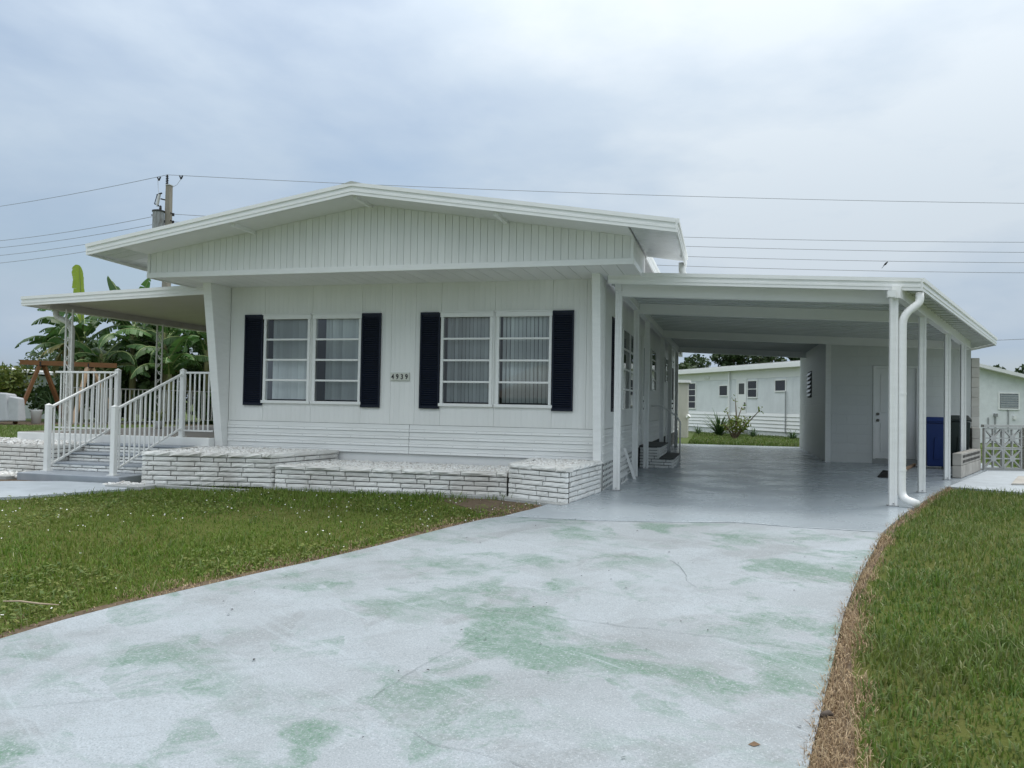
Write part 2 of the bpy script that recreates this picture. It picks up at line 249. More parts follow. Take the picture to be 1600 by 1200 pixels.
# lawn soil: green thatch with bare patches
M['thatch'] = mat('lawn_thatch', (0.075, 0.095, 0.02), 0.95, 0.1, n_scale=1.3, n_amt=0.5, col2=(0.12, 0.10, 0.042), bump=0.02, bump_scale=30)
M['farlawn'] = mat('far_lawn', (0.090, 0.125, 0.042), 0.95, 0.1, n_scale=1.5, n_amt=0.6, col2=(0.075, 0.085, 0.035), bump=0.05, bump_scale=12)

# ------------------------------------------------------------------ mesh helpers
def link(o, parent=None):
    COL.objects.link(o)
    if parent is not None:
        o.parent = parent
        if parent.type == 'EMPTY': o.matrix_parent_inverse = Matrix.Translation(-Vector(parent.location))
    return o
def tag(o, label=None, cat=None, group=None, kind=None):
    if label: o['label'] = label
    if cat: o['category'] = cat
    if group: o['group'] = group
    if kind: o['kind'] = kind
    return o
def thing(name, label, cat, loc, group=None):
    o = bpy.data.objects.new(name, None); o.empty_display_size = 0.1; COL.objects.link(o); o.location = loc
    return tag(o, label, cat, group)
class MB:
    def __init__(s): s.v = []; s.f = []
    def add(s, vs, fs):
        b = len(s.v); s.v += [tuple(v) for v in vs]; s.f += [tuple(i + b for i in f) for f in fs]; return s
    def box(s, x0, x1, y0, y1, z0, z1):
        return s.add([(x0, y0, z0), (x1, y0, z0), (x1, y1, z0), (x0, y1, z0), (x0, y0, z1), (x1, y0, z1), (x1, y1, z1), (x0, y1, z1)],
                     [(0, 3, 2, 1), (4, 5, 6, 7), (0, 1, 5, 4), (1, 2, 6, 5), (2, 3, 7, 6), (3, 0, 4, 7)])
    def hexa(s, b4, t4):                                   # bottom loop, top loop
        return s.add(list(b4) + list(t4), [(0, 3, 2, 1), (4, 5, 6, 7), (0, 1, 5, 4), (1, 2, 6, 5), (2, 3, 7, 6), (3, 0, 4, 7)])
    def prism(s, poly, z0, z1):                            # poly ccw list of xy; z0,z1 numbers or functions
        n = len(poly); fz = lambda z, p: z(*p) if callable(z) else z
        vs = [(p[0], p[1], fz(z0, p)) for p in poly] + [(p[0], p[1], fz(z1, p)) for p in poly]
        return s.add(vs, [tuple(reversed(range(n))), tuple(range(n, 2 * n))] + [(i, (i + 1) % n, n + (i + 1) % n, n + i) for i in range(n)])
    def bar(s, a, b, wx, wz=None, upv=(0, 0, 1)):          # rectangular bar between two points
        a = Vector(a); b = Vector(b); d = (b - a).normalized(); u = Vector(upv)
        if abs(d.dot(u)) > 0.98: u = Vector((0, 1, 0))
        sd_ = d.cross(u).normalized(); u = sd_.cross(d).normalized(); wz = wz or wx; h = sd_ * wx / 2; k = u * wz / 2
        return s.hexa([a - h - k, a + h - k, a + h + k, a - h + k], [b - h - k, b + h - k, b + h + k, b - h + k])
    def tube(s, pts, r, n=8, cap=True):
        pts = [Vector(p) for p in pts]; rr = r if isinstance(r, (list, tuple)) else [r] * len(pts); base = len(s.v); ref = None
        for i, p in enumerate(pts):
            d = (pts[min(i + 1, len(pts) - 1)] - pts[max(i - 1, 0)]).normalized()
            if ref is None: ref = d.orthogonal().normalized()
            ref = (ref - d * ref.dot(d)).normalized(); q = d.cross(ref)
            for k in range(n):
                a = 2 * math.pi * k / n; s.v.append(tuple(p + (ref * math.cos(a) + q * math.sin(a)) * rr[i]))
        for i in range(len(pts) - 1):
            for k in range(n): s.f.append((base + i * n + k, base + i * n + (k + 1) % n, base + (i + 1) * n + (k + 1) % n, base + (i + 1) * n + k))
        if cap: s.f.append(tuple(base + k for k in reversed(range(n)))); s.f.append(tuple(base + (len(pts) - 1) * n + k for k in range(n)))
        return s
    def lathe(s, c, prof, n=16):                           # prof list of (r,z)
        return s.tube([(c[0], c[1], c[2] + z) for r, z in prof], [r for r, z in prof], n)
    def profile(s, prof, a, b, outv):                      # prof list of (out, z) swept from a to b
        a = Vector(a); b = Vector(b); o_ = Vector(outv).normalized(); n = len(prof)
        vs = [a + o_ * p[0] + Vector((0, 0, p[1])) for p in prof] + [b + o_ * p[0] + Vector((0, 0, p[1])) for p in prof]
        return s.add(vs, [tuple(range(n)), tuple(reversed(range(n, 2 * n)))] + [(i, n + i, n + (i + 1) % n, (i + 1) % n) for i in range(n)])
    def mesh(s, name, m, smooth=False, recalc=True):
        me = bpy.data.meshes.new(name); me.from_pydata(s.v, [], s.f)
        if recalc:
            import bmesh
            bm = bmesh.new(); bm.from_mesh(me); bmesh.ops.recalc_face_normals(bm, faces=bm.faces); bm.to_mesh(me); bm.free()
        me.materials.append(m)
        if smooth: me.polygons.foreach_set('use_smooth', [True] * len(me.polygons))
        return me
    def build(s, name, m, parent=None, smooth=False, bevel=0.0):
        o = bpy.data.objects.new(name, s.mesh(name, m, smooth)); link(o, parent)
        if bevel:
            b = o.modifiers.new('bevel', 'BEVEL'); b.width = bevel; b.segments = 2; b.limit_method = 'ANGLE'
        return o
def box(name, m, parent, x0, x1, y0, y1, z0, z1, bevel=0.0): return MB().box(x0, x1, y0, y1, z0, z1).build(name, m, parent, bevel=bevel)
def tri_mesh(name, V, T, m, parent=None, smooth=False):
    V = np.asarray(V, np.float32); T = np.asarray(T, np.int32); me = bpy.data.meshes.new(name)
    me.vertices.add(len(V)); me.vertices.foreach_set('co', V.ravel()); me.loops.add(T.size); me.loops.foreach_set('vertex_index', T.ravel())
    me.polygons.add(len(T)); me.polygons.foreach_set('loop_start', np.arange(0, T.size, 3, dtype=np.int32)); me.polygons.foreach_set('loop_total', np.full(len(T), 3, np.int32))
    me.update(); me.validate(); me.materials.append(m)
    if smooth: me.polygons.foreach_set('use_smooth', [True] * len(me.polygons))
    return link(bpy.data.objects.new(name, me), parent)
def gz(x, y):                                              # the ground falls gently towards the street
    t_ = np.maximum(8.2 - np.asarray(y, float), 0); return -0.065 * t_ * t_ / (t_ + 1.0)
def inside(poly, P):
    x, y = P[:, 0], P[:, 1]; r = np.zeros(len(P), bool); j = len(poly) - 1
    for i in range(len(poly)):
        xi, yi = poly[i]; xj, yj = poly[j]
        c = ((yi > y) != (yj > y)) & (x < (xj - xi) * (y - yi) / (yj - yi + 1e-12) + xi); r ^= c; j = i
    return r

# ================================================================== SETTING: ground, drive, lawns
def sheet(name, poly, m, dz, kind='structure', skirt=0.08, label=None, step=0.35, parent=None):
    """polygon laid on the ground height, triangulated on a grid of scanlines, with a skirt for its edge"""
    import bmesh
    bm = bmesh.new(); vs = [bm.verts.new((p[0], p[1], 0)) for p in poly]; bm.faces.new(vs)
    ys = [p[1] for p in poly]
    y = min(ys) + step
    while y < min(max(ys), 9.0):
        bmesh.ops.bisect_plane(bm, geom=bm.verts[:] + bm.edges[:] + bm.faces[:], plane_co=(0, y, 0), plane_no=(0, 1, 0)); y += step
    for v in bm.verts: v.co.z = float(gz(v.co.x, v.co.y)) + dz
    ed = [e_ for e_ in bm.edges if len(e_.link_faces) == 1]
    r = bmesh.ops.extrude_edge_only(bm, edges=ed)
    for v in [q for q in r['geom'] if isinstance(q, bmesh.types.BMVert)]: v.co.z -= skirt
    bmesh.ops.recalc_face_normals(bm, faces=bm.faces)
    me = bpy.data.meshes.new(name); bm.to_mesh(me); bm.free(); me.materials.append(m)
    o = bpy.data.objects.new(name, me); link(o, parent)
    if kind: o['kind'] = kind
    if label: o['label'] = label
    return o
xs = np.concatenate([[-600, -250, -120, -60, -40], np.arange(-30, 31, 1.5), [40, 60, 120, 250, 600]])
ysl = np.concatenate([[-300, -80, -30, -12], np.arange(-8, 12, 0.5), np.arange(12, 60, 2.0), [70, 100, 200, 400, 1200]])
gx, gy = np.meshgrid(xs, ysl); Vg = np.stack([gx.ravel(), gy.ravel(), gz(gx.ravel(), np.maximum(gy.ravel(), -8)) - 0.035], 1)
nx = len(xs); Tg = []
for j in range(len(ysl) - 1):
    for i in range(nx - 1):
        a = j * nx + i; Tg += [(a, a + 1, a + nx + 1), (a, a + nx + 1, a + nx)]
ground = tri_mesh('ground', Vg, Tg, M['farlawn']); tag(ground, kind='structure')
RE = [(0.304, 3.279), (0.421, 3.891), (0.535, 4.475), (0.636, 5.011), (0.748, 5.545), (0.937, 6.313), (1.216, 7.359), (1.493, 8.356), (1.817, 9.4), (2.162, 10.369), (2.557, 11.537), (3.096, 13.014)]
LE = [(-3.882, 3.573), (-3.799, 3.929), (-3.666, 4.298), (-3.484, 4.682), (-3.277, 5.12), (-3.032, 5.605), (-2.771, 6.209), (-2.485, 6.989), (-2.275, 7.509), (-2.103, 7.829), (-1.992, 8.192), (-1.93, 8.62)]
near_r = [(-0.6, -7.0), (-0.25, -2.0), (0.0, 0.8), (0.15, 2.2)]; near_l = [(-4.4, 0.0), (-4.05, 2.0), (-3.93, 3.0)]
crk = [(1.36, 7.93), (0.652, 7.93), (0.077, 8.04), (-0.517, 7.84), (-1.234, 7.70), (-2.15, 7.66)]
drive_poly = near_r + [p for p in RE if p[1] < 7.9] + crk + [p for p in reversed(LE) if p[1] < 7.6] + list(reversed(near_l)) + [(-5.4, -4.0), (-6.6, -7.0)]
drive = sheet('driveway', drive_poly, M['drive'], 0.0)
slab_poly = list(reversed(crk)) + [p for p in RE if p[1] > 7.95] + [(3.55, 14.1), (4.7, 17.0), (5.3, 18.0), (5.3, 24.9), (-1.6, 24.6), (-1.6, 10.25), (-1.9, 10.25), (-1.93, 8.62), (-1.992, 8.192)]
slab = sheet('carport_floor', slab_poly, M['slab'], 0.002, skirt=0.06)
# hairline cracks in the painted concrete
def crack(pts, wd, host, dz=0.0045, m=None):
    P = []
    for (a, b) in zip(pts[:-1], pts[1:]):
        n_ = max(2, int(math.dist(a, b) / 0.06))
        for k in range(n_): P.append((a[0] + (b[0] - a[0]) * k / n_ + random.uniform(-.014, .014), a[1] + (b[1] - a[1]) * k / n_ + random.uniform(-.014, .014)))
    P.append(pts[-1]); mb = MB()
    for i in range(len(P) - 1):
        a, b = P[i], P[i + 1]; d = Vector((b[0] - a[0], b[1] - a[1])).normalized(); q = Vector((-d.y, d.x)) * wd * random.uniform(.4, 1.0) / 2
        z = lambda p: float(gz(p[0], p[1])) + dz
        mb.add([(a[0] - q.x, a[1] - q.y, z(a)), (a[0] + q.x, a[1] + q.y, z(a)), (b[0] + q.x, b[1] + q.y, z(b)), (b[0] - q.x, b[1] - q.y, z(b))], [(0, 1, 2, 3)])
    return mb.build('crack', m or M['crackm'], host)
M['crackm'] = mat('crack_shadow', (0.15, 0.17, 0.17), 0.95, 0.05)
M['caulk'] = mat('pale_caulk', (0.62, 0.66, 0.68), 0.8, 0.1)
crack([(-1.95, 7.66), (-1.234, 7.70), (-0.517, 7.84)], 0.007, drive)
crack([(-0.517, 7.845), (0.077, 8.045), (0.652, 7.935), (1.36, 7.935)], 0.014, slab, dz=0.007, m=M['caulk'])
crack([(-0.1, 8.03), (0.5, 7.97), (1.2, 7.95)], 0.008, slab, dz=0.010)
crack([(-1.269, 3.143), (-1.069, 3.058), (-0.796, 3.028), (-0.4, 2.8)], 0.003, drive)
crack([(-1.556, 3.384), (-1.516, 3.738), (-1.419, 4.031), (-1.309, 4.364), (-1.15, 4.75)], 0.0024, drive)
crack([(-1.8, 4.85), (-1.433, 4.767), (-1.146, 4.758), (-0.671, 4.708), (0.051, 4.632), (0.5, 4.55)], 0.0032, drive)
crack([(-0.42, 6.3), (-0.30, 6.0), (-0.28, 5.75), (-0.2, 5.6)], 0.0035, drive)
# pad in front of the gate, front walk, street
pad = sheet('gate_path', [(3.11, 13.03), (4.05, 12.45), (6.2, 13.6), (6.2, 17.6), (4.75, 17.05), (3.56, 14.12)], M['walk'], 0.006, skirt=0.06)
crack([(3.53, 14.05), (4.1, 13.75), (5.6, 13.0)], 0.02, pad, dz=0.011)
walk = sheet('front_walk', [(-7.0, 8.10), (-7.12, 8.42), (-7.50, 8.56), (-8.30, 8.55), (-8.9, 8.3), (-10.5, 6.9), (-14, 4.6), (-13.2, 3.6), (-9.4, 6.0), (-7.62, 7.28), (-7.28, 7.72)], M['walk'], 0.0, skirt=0.06)
road = sheet('road', [(-120, -16), (120, -16), (120, -7.0), (-120, -7.0)], mat('asphalt', (0.06, 0.06, 0.062), 0.9, 0.2, n_scale=30, n_amt=0.5, col2=(0.09, 0.09, 0.09)), -0.02)
# lawn beds that carry the grass blades
front_lawn_poly = list(LE) + [(-1.93, 8.64), (-2.5, 9.1), (-5.5, 8.9), (-6.95, 8.5), (-7.0, 8.02), (-7.26, 7.66), (-7.60, 7.22), (-9.4, 5.95), (-12.0, 4.3), (-12.0, 0.0), (-4.45, 0.0)] + near_l[1:]
front_lawn = sheet('front_lawn', front_lawn_poly, M['thatch'], -0.022, skirt=0.05)
side_lawn_poly = near_r[2:] + RE + [(4.05, 12.42), (6.3, 13.55), (14, 13.6), (14, 0.0)]
side_lawn = sheet('side_lawn', [(p[0] + 0.01, p[1]) for p in side_lawn_poly], M['thatch'], -0.022, skirt=0.05)
dirt_r = [(0.16, 2.2)] + RE[:11] + [(2.66, 11.7), (2.37, 10.9), (1.905, 9.5), (1.41, 7.9), (0.94, 6.15), (0.66, 4.87), (0.55, 3.97), (0.45, 3.2), (0.34, 2.2)]
sheet('dirt_edge', [(p[0] + 0.012, p[1]) for p in dirt_r], M['soil'], -0.0195, skirt=0.02)
dl = LE[:11]
sheet('dirt_edge', [(p[0] - 0.012, p[1]) for p in reversed(dl)] + [(p[0] - 0.12 - 0.04 * math.sin(3 * i), p[1] + 0.09) for i, p in enumerate(dl)], M['soil'], -0.0185, skirt=0.02)
sheet('planting_bed', [(-1.95, 8.64), (-2.02, 8.2), (-2.14, 7.85), (-2.36, 7.75), (-2.75, 8.25), (-3.1, 8.62), (-3.4, 8.93), (-2.55, 9.1)], M['soil'], -0.0175, skirt=0.02)
sheet('bare_soil', [(-9.0, 8.35), (-8.35, 8.62), (-9.1, 9.1), (-12.5, 9.0), (-13, 7.6), (-11.5, 6.9), (-10.4, 7.2)], M['soil'], -0.024, skirt=0.03)
sheet('swing_bed', [(-31, 22.5), (-21, 27.6), (-20, 30.5), (-34, 27)], M['soil'], -0.02, skirt=0.02)

# ================================================================== MAIN HOME
HX0, HX1, HY = -7.12, -1.58, 10.30
RIDGE_X, RIDGE_Z, PITCH = -4.378, 3.717, 0.158
roofz = lambda x: RIDGE_Z - PITCH * abs(x - RIDGE_X)
home = thing('mobile_home', 'white mobile home with low gable roof, navy shutters and tapered corner fins', 'house', (-4.38, 14.0, 0))
# front wall sheets: seams as seen, cut round the windows
WIN = [(-6.553, -5.805), (-5.752, -5.003), (-3.813, -3.077), (-3.02, -2.26)]
WZ0, WZ1 = 1.068, 2.328
seams = [HX0, -6.555, -5.778, -5.0, -4.55, -4.19, -3.815, -3.048, -2.255, -1.80, HX1 - 0.09]
for a, b in zip(seams[:-1], seams[1:]):
    a2, b2 = a + 0.0016, b - 0.0016
    holes = [w_ for w_ in WIN if w_[0] < (a + b) / 2 < w_[1]]
    if holes:
        h0, h1 = holes[0]
        box('wall_panel', M['panel'], home, a2, b2, HY, HY + 0.04, WZ1, 2.775); box('wall_panel', M['panel'], home, a2, b2, HY, HY + 0.04, 0.795, WZ0)
        if h0 - a2 > 0.012: box('wall_panel', M['panel'], home, a2, h0, HY, HY + 0.04, WZ0 + .001, WZ1 - .001)
        if b2 - h1 > 0.012: box('wall_panel', M['panel'], home, h1, b2, HY, HY + 0.04, WZ0 + .001, WZ1 - .001)
    else: box('wall_panel', M['panel'], home, a2, b2, HY, HY + 0.04, 0.795, 2.775)
mb = MB()                                                  # sheathing behind the sheets, open at the windows
for (a, b, c, d) in [(HX0, HX1, 0.35, WZ0), (HX0, HX1, WZ1, 2.9), (HX0, WIN[0][0], WZ0, WZ1), (WIN[0][1], WIN[1][0], WZ0, WZ1), (WIN[1][1], WIN[2][0], WZ0, WZ1), (WIN[2][1], WIN[3][0], WZ0, WZ1), (WIN[3][1], HX1, WZ0, WZ1)]:
    mb.box(a + .002, b - .012, HY + 0.045, HY + 0.09, c, d)
mb.build('sheathing', mat('grey_sheathing', (0.24, 0.245, 0.24), 0.9, 0.1), home)
lap = [(0.0, 0.0), (0.006, 0.0), (0.010, -0.048), (0.017, -0.056), (0.010, -0.062), (0.020, -0.094), (0.0, -0.097)]
def siding(x0, x1, y0, y1, z_top, z_bot, outv, n, parent=home, m=None, name='siding_strip'):
    h = (z_top - z_bot) / n
    for k in range(n):
        prof = [(p[0], p[1] / 0.0985 * h) for p in lap]
        MB().profile(prof, (x0, y0, z_top - k * h), (x1, y1, z_top - k * h), outv).build(name, m or M['siding'], parent)
siding(HX0, -4.255, HY, HY, 0.79, 0.39, (0, -1, 0), 4); siding(-4.248, HX1 - 0.09, HY, HY, 0.79, 0.39, (0, -1, 0), 4)
box('skirt_panel', M['white'], home, HX0, HX1, HY + 0.02, HY + 0.05, -0.02, 0.388)
mb = MB()
for k in range(4):
    for i in range(15):
        x = HX0 + .12 + i * .375 + random.uniform(-.03, .03); z = .79 - (k + .78) * .1; mb.box(x - .003, x + .003, HY - .0205, HY - .010, z - .003, z + .003)
tag(mb.build('siding_screws', M['metal'], home), kind='stuff')
# tapered fins at both corners
def fin(x0, x1, yt, yb, zt, zb):
    MB().hexa([(x0, yb, zb), (x1, yb, zb), (x1, HY + 0.002, zb), (x0, HY + 0.002, zb)], [(x0, yt, zt), (x1, yt, zt), (x1, HY + 0.002, zt), (x0, HY + 0.002, zt)]).build('corner_fin', M['trim'], home, bevel=0.006)
fin(-7.255, -7.125, 9.80, 10.19, 2.768, 0.385); fin(-1.674, -1.569, 9.875, 10.17, 2.768, 0.385)
# windows
def window(host, x0, x1, z0, z1, y, slats=11, gap_left=0.0, rows=4, blind=True):
    wdw = MB().box(x0 - 0.012, x1 + 0.012, y - 0.028, y + 0.05, z1 - 0.055, z1 + 0.006).build('window', M['trim'], host, bevel=0.004)
    f_ = 0.038
    box('drip_cap', M['trim'], wdw, x0 - 0.02, x1 + 0.012, y - 0.04, y - 0.002, z1 + 0.0065, z1 + 0.022)
    box('jamb', M['trim'], wdw, x0, x0 + f_, y - 0.022, y + 0.05, z0 + 0.03, z1 - 0.0555, 0.003); box('jamb', M['trim'], wdw, x1 - f_, x1, y - 0.022, y + 0.05, z0 + 0.03, z1 - 0.0555, 0.003)
    box('sill', M['trim'], wdw, x0 - 0.018, x1 + 0.018, y - 0.035, y + 0.05, z0 - 0.012, z0 + 0.0295, 0.003)
    zs = np.linspace(z0 + 0.03, z1 - 0.056, rows + 1)
    for k in range(rows):
        if k: box('glazing_bar', M['trim'], wdw, x0 + f_ + .0005, x1 - f_ - .0005, y - 0.020, y + 0.012, zs[k] - 0.013, zs[k] + 0.013, 0.002)
        tilt = 0.0025 * random.uniform(-1, 1)
        MB().add([(x0 + f_, y + 0.004 + tilt, zs[k] + .012), (x1 - f_, y + 0.004 + tilt, zs[k] + .012), (x1 - f_, y + 0.004, zs[k + 1] - .012), (x0 + f_, y + 0.004, zs[k + 1] - .012)], [(0, 1, 2, 3)]).build('pane', M['pane'], wdw)
    if blind:
        xa = x0 + f_ + 0.02 + gap_left; n_ = slats; wd = (x1 - f_ - xa) / n_
        base = MB().add([(0, 0, 0), (0.92, .012 / 0.07, 0), (0.92, .012 / 0.07, 1), (0, 0, 1)], [(0, 1, 2, 3)]).mesh('blind_slat', M['blind'])
        for k in range(n_):
            s_ = bpy.data.objects.new('blind_slat', base); link(s_, wdw); s_.location = (xa + k * wd, y + 0.10, z0 + 0.05); s_.scale = (wd * random.uniform(.91, .95), 0.08 + 0.03 * random.random(), z1 - z0 - 0.09); s_.rotation_euler[2] = R_(random.uniform(-4, 22))
    mb = MB(); ya, yb = y + 0.092, y + 0.55
    q = [(x0, z0 - .01), (x1, z0 - .01), (x1, z1), (x0, z1)]
    for i in range(4):
        a, b = q[i], q[(i + 1) % 4]; mb.add([(a[0], ya, a[1]), (b[0], ya, b[1]), (b[0], yb, b[1]), (a[0], yb, a[1])], [(0, 1, 2, 3)])
    mb.add([(p[0], yb, p[1]) for p in q], [(0, 1, 2, 3)]); mb.build('interior', M['glassdark'], wdw)
    return wdw
window(home, *WIN[0], WZ0, WZ1, HY, 12, 0.03); window(home, *WIN[1], WZ0, WZ1, HY, 11, 0.085); window(home, *WIN[2], WZ0, WZ1, HY, 12); window(home, *WIN[3], WZ0, WZ1, HY, 12)
# louvred shutters
def shutter(x0, x1, z0, z1, y):
    s_ = box('shutter', M['navy'], home, x0, x1, y - 0.012, y - 0.002, z0, z1)
    mb = MB(); fr = 0.022
    for a in ((x0, x0 + fr, z0, z1), (x1 - fr, x1, z0, z1)): mb.box(a[0], a[1], y - 0.034, y - 0.0125, a[2], a[3])
    zm = (z0 + z1) / 2
    for a in ((z0, z0 + .035), (z1 - .035, z1)): mb.box(x0 + fr + .001, x1 - fr - .001, y - 0.034, y - 0.0125, a[0], a[1])
    mb.build('shutter_frame', M['navy'], s_)
    mb = MB(); z = z0 + 0.04
    while z < z1 - 0.06:
        mb.hexa([(x0 + fr, y - .033, z), (x1 - fr, y - .033, z), (x1 - fr, y - .0125, z + .016), (x0 + fr, y - .0125, z + .016)], [(x0 + fr, y - .033, z + .006), (x1 - fr, y - .033, z + .006), (x1 - fr, y - .0125, z + .022), (x0 + fr, y - .0125, z + .022)])
        z += 0.03
    tag(mb.build('louvers', M['navy'], s_), kind='stuff')
for a, b in ((-6.866, -6.562), (-4.993, -4.702), (-4.111, -3.822), (-2.252, -1.968)): shutter(a, b, 1.02, 2.343, HY)
# house number
plate = MB().box(-4.546, -4.262, HY - 0.022, HY - 0.001, 1.398, 1.512).build('house_number_plate', M['tile'], home, bevel=0.003)
for k, ch in enumerate('4939'):
    x = -4.538 + 0.0685 * k
    box('number_tile', mat('cream_tile', (0.66, 0.67, 0.60), 0.35, 0.5), plate, x, x + 0.064, HY - 0.028, HY - 0.0225, 1.405, 1.505)
    cu = bpy.data.curves.new('digit', 'FONT'); cu.body = ch; cu.size = 0.098; cu.align_x = 'CENTER'; cu.extrude = 0.002; cu.offset = 0.0022
    tmp = bpy.data.objects.new('digit_text', cu); COL.objects.link(tmp); bpy.context.view_layer.update()
    me = bpy.data.meshes.new_from_object(tmp.evaluated_get(bpy.context.evaluated_depsgraph_get())); bpy.data.objects.remove(tmp)
    me.transform(Matrix.Translation((x + 0.032, HY - 0.031, 1.421)) @ Matrix.Rotation(R_(90), 4, 'X') @ Matrix.Scale(0.82, 4, (1, 0, 0)))
    me.materials.clear(); me.materials.append(M['digit']); link(bpy.data.objects.new('digit', me), plate)
# gable front: individual grooved boards, trim, soffit
GX0, GX1, GY = -7.67, -1.085, 9.20
nb = 72; pw = (GX1 - 0.03 - GX0 - 0.03) / nb
for k in range(nb):
    a = GX0 + 0.03 + k * pw + 0.0022; b = a + pw - 0.0044
    za, zb = roofz(a) - 0.11, roofz(b) - 0.11
    MB().add([(a, GY, 2.80), (b, GY, 2.80), (b, GY, zb), (a, GY, za), (a, GY + .010, 2.80), (b, GY + .010, 2.80), (b, GY + .010, zb), (a, GY + .010, za)], [(0, 1, 2, 3), (5, 4, 7, 6), (1, 5, 6, 2), (4, 0, 3, 7), (3, 2, 6, 7), (0, 4, 5, 1)]).build('gable_board', M['board'], home)
MB().add([(GX0 + .01, GY + .012, 2.79), (GX1 - .01, GY + .012, 2.79), (GX1 - .01, GY + .012, roofz(GX1) - .1), (RIDGE_X, GY + .012, RIDGE_Z - .1), (GX0 + .01, GY + .012, roofz(GX0) - .1)], [(0, 1, 2, 3, 4)]).build('gable_backing', mat('board_groove', (0.60, 0.605, 0.59), 0.8, 0.2), home)
box('gable_trim', M['trim'], home, GX0 - .012, GX1 + .012, GY - .022, GY + .0, 2.735, 2.806, 0.004)
box('corner_trim', M['trim'], home, GX0 - .006, GX0 + .028, GY - .016, GY + .03, 2.8065, roofz(GX0) - .12); box('corner_trim', M['trim'], home, GX1 - .028, GX1 + .006, GY - .016, GY + .03, 2.8065, roofz(GX1) - .12)
for (xw, sgn) in ((GX1, 1), (GX0, -1)):                      # returns of the gable box
    for k in range(13):
        y0 = GY + .034 + k * 0.1025; MB().box(min(xw, xw - sgn * .02), max(xw, xw - sgn * .02), y0, y0 + .097, 2.80, roofz(xw) - .12).build('gable_board', M['board'], home)
    MB().box(min(xw + sgn * .016, xw), max(xw + sgn * .016, xw), GY, 10.56, 2.735, 2.80).build('gable_trim', M['trim'], home)
ns = 34; sw = (GX1 - GX0 - .02) / ns
for k in range(ns):
    a = GX0 + .01 + k * sw; box('soffit_board', M['soffit'], home, a + .003, a + sw - .003, GY + .003, 10.55, 2.752, 2.768)
box('soffit_backing', mat('soffit_groove', (0.3, 0.31, 0.3), 0.9, 0.1), home, GX0 + .02, GX1 - .02, GY + .03, 10.54, 2.772, 2.785)
for x in (-6.05, -4.378, -2.6): MB().bar((x, 8.74, roofz(x) - .155), (x, GY + .01, roofz(x) - .155), 0.045, 0.045).build('lookout', M['trim'], home)
# roof: wide front part, narrower main part
F = [(0, 0), (.038, 0), (.038, -.044), (.021, -.050), (.021, -.078), (.028, -.083), (.028, -.107), (.021, -.112), (.021, -.146), (0, -.146)]
def roof_half(x_eave, y0, y1, name='roof'):
    z = roofz(x_eave); zr = RIDGE_Z; t_ = 0.085
    MB().hexa([(RIDGE_X, y0, zr - t_), (x_eave, y0, z - t_), (x_eave, y1, z - t_), (RIDGE_X, y1, zr - t_)], [(RIDGE_X, y0, zr), (x_eave, y0, z), (x_eave, y1, z), (RIDGE_X, y1, zr)]).build(name, M['roofwhite'], home)
EL, ER, RY0, RY1 = -8.185, -0.571, 8.68, 10.57
roof_half(EL, RY0, RY1); roof_half(ER, RY0, RY1); roof_half(-7.69, RY1 + .002, 26.3); roof_half(-1.09, RY1 + .002, 26.3)
for xe in (EL, ER): MB().profile(F, (RIDGE_X, RY0, RIDGE_Z + .002), (xe, RY0, roofz(xe) + .002), (0, -1, 0)).build('fascia', M['trim'], home)
MB().hexa([(RIDGE_X - .16, RY0 - .036, RIDGE_Z - .025), (RIDGE_X + .16, RY0 - .036, RIDGE_Z - .025), (RIDGE_X + .16, 26, RIDGE_Z - .025), (RIDGE_X - .16, 26, RIDGE_Z - .025)], [(RIDGE_X - .01, RY0 - .05, RIDGE_Z + .010), (RIDGE_X + .01, RY0 - .05, RIDGE_Z + .010), (RIDGE_X + .01, 26, RIDGE_Z + .010), (RIDGE_X - .01, 26, RIDGE_Z + .010)]).build('ridge_cap', M['roofwhite'], home)
MB().profile(F, (ER, RY0 - .02, roofz(ER) + .002), (ER, RY1, roofz(ER) - .055), (1, 0, 0)).build('eave_gutter', M['trim'], home)
MB().profile(F, (EL, RY0 - .02, roofz(EL) + .002), (EL, RY1, roofz(EL) - .055), (-1, 0, 0)).build('eave_gutter', M['trim'], home)
for xe, sg in ((-1.09, 1), (-7.69, -1)): MB().profile(F, (xe, RY1 + .01, roofz(xe) + .002), (xe, 26.3, roofz(xe) - .04), (sg, 0, 0)).build('eave_gutter', M['trim'], home)
for (x0, x1) in ((GX1 + .02, ER - .005), (EL + .005, GX0 - .02)):     # ribbed eave underside
    for k in range(9):
        y0 = RY0 + .03 + k * .205
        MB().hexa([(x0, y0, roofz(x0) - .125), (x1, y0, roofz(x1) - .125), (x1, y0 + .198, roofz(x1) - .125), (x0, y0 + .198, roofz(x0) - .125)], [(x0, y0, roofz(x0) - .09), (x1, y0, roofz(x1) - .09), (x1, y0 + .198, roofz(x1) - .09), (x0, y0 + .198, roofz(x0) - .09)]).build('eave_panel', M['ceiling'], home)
for (x0, x1) in ((GX0, RIDGE_X), (RIDGE_X, GX1)): MB().hexa([(x0, RY0 + .02, roofz(x0) - .14), (x1, RY0 + .02, roofz(x1) - .14), (x1, GY - .002, roofz(x1) - .14), (x0, GY - .002, roofz(x0) - .14)], [(x0, RY0 + .02, roofz(x0) - .088), (x1, RY0 + .02, roofz(x1) - .088), (x1, GY - .002, roofz(x1) - .088), (x0, GY - .002, roofz(x0) - .088)]).build('overhang_panel', M['soffit'], home)
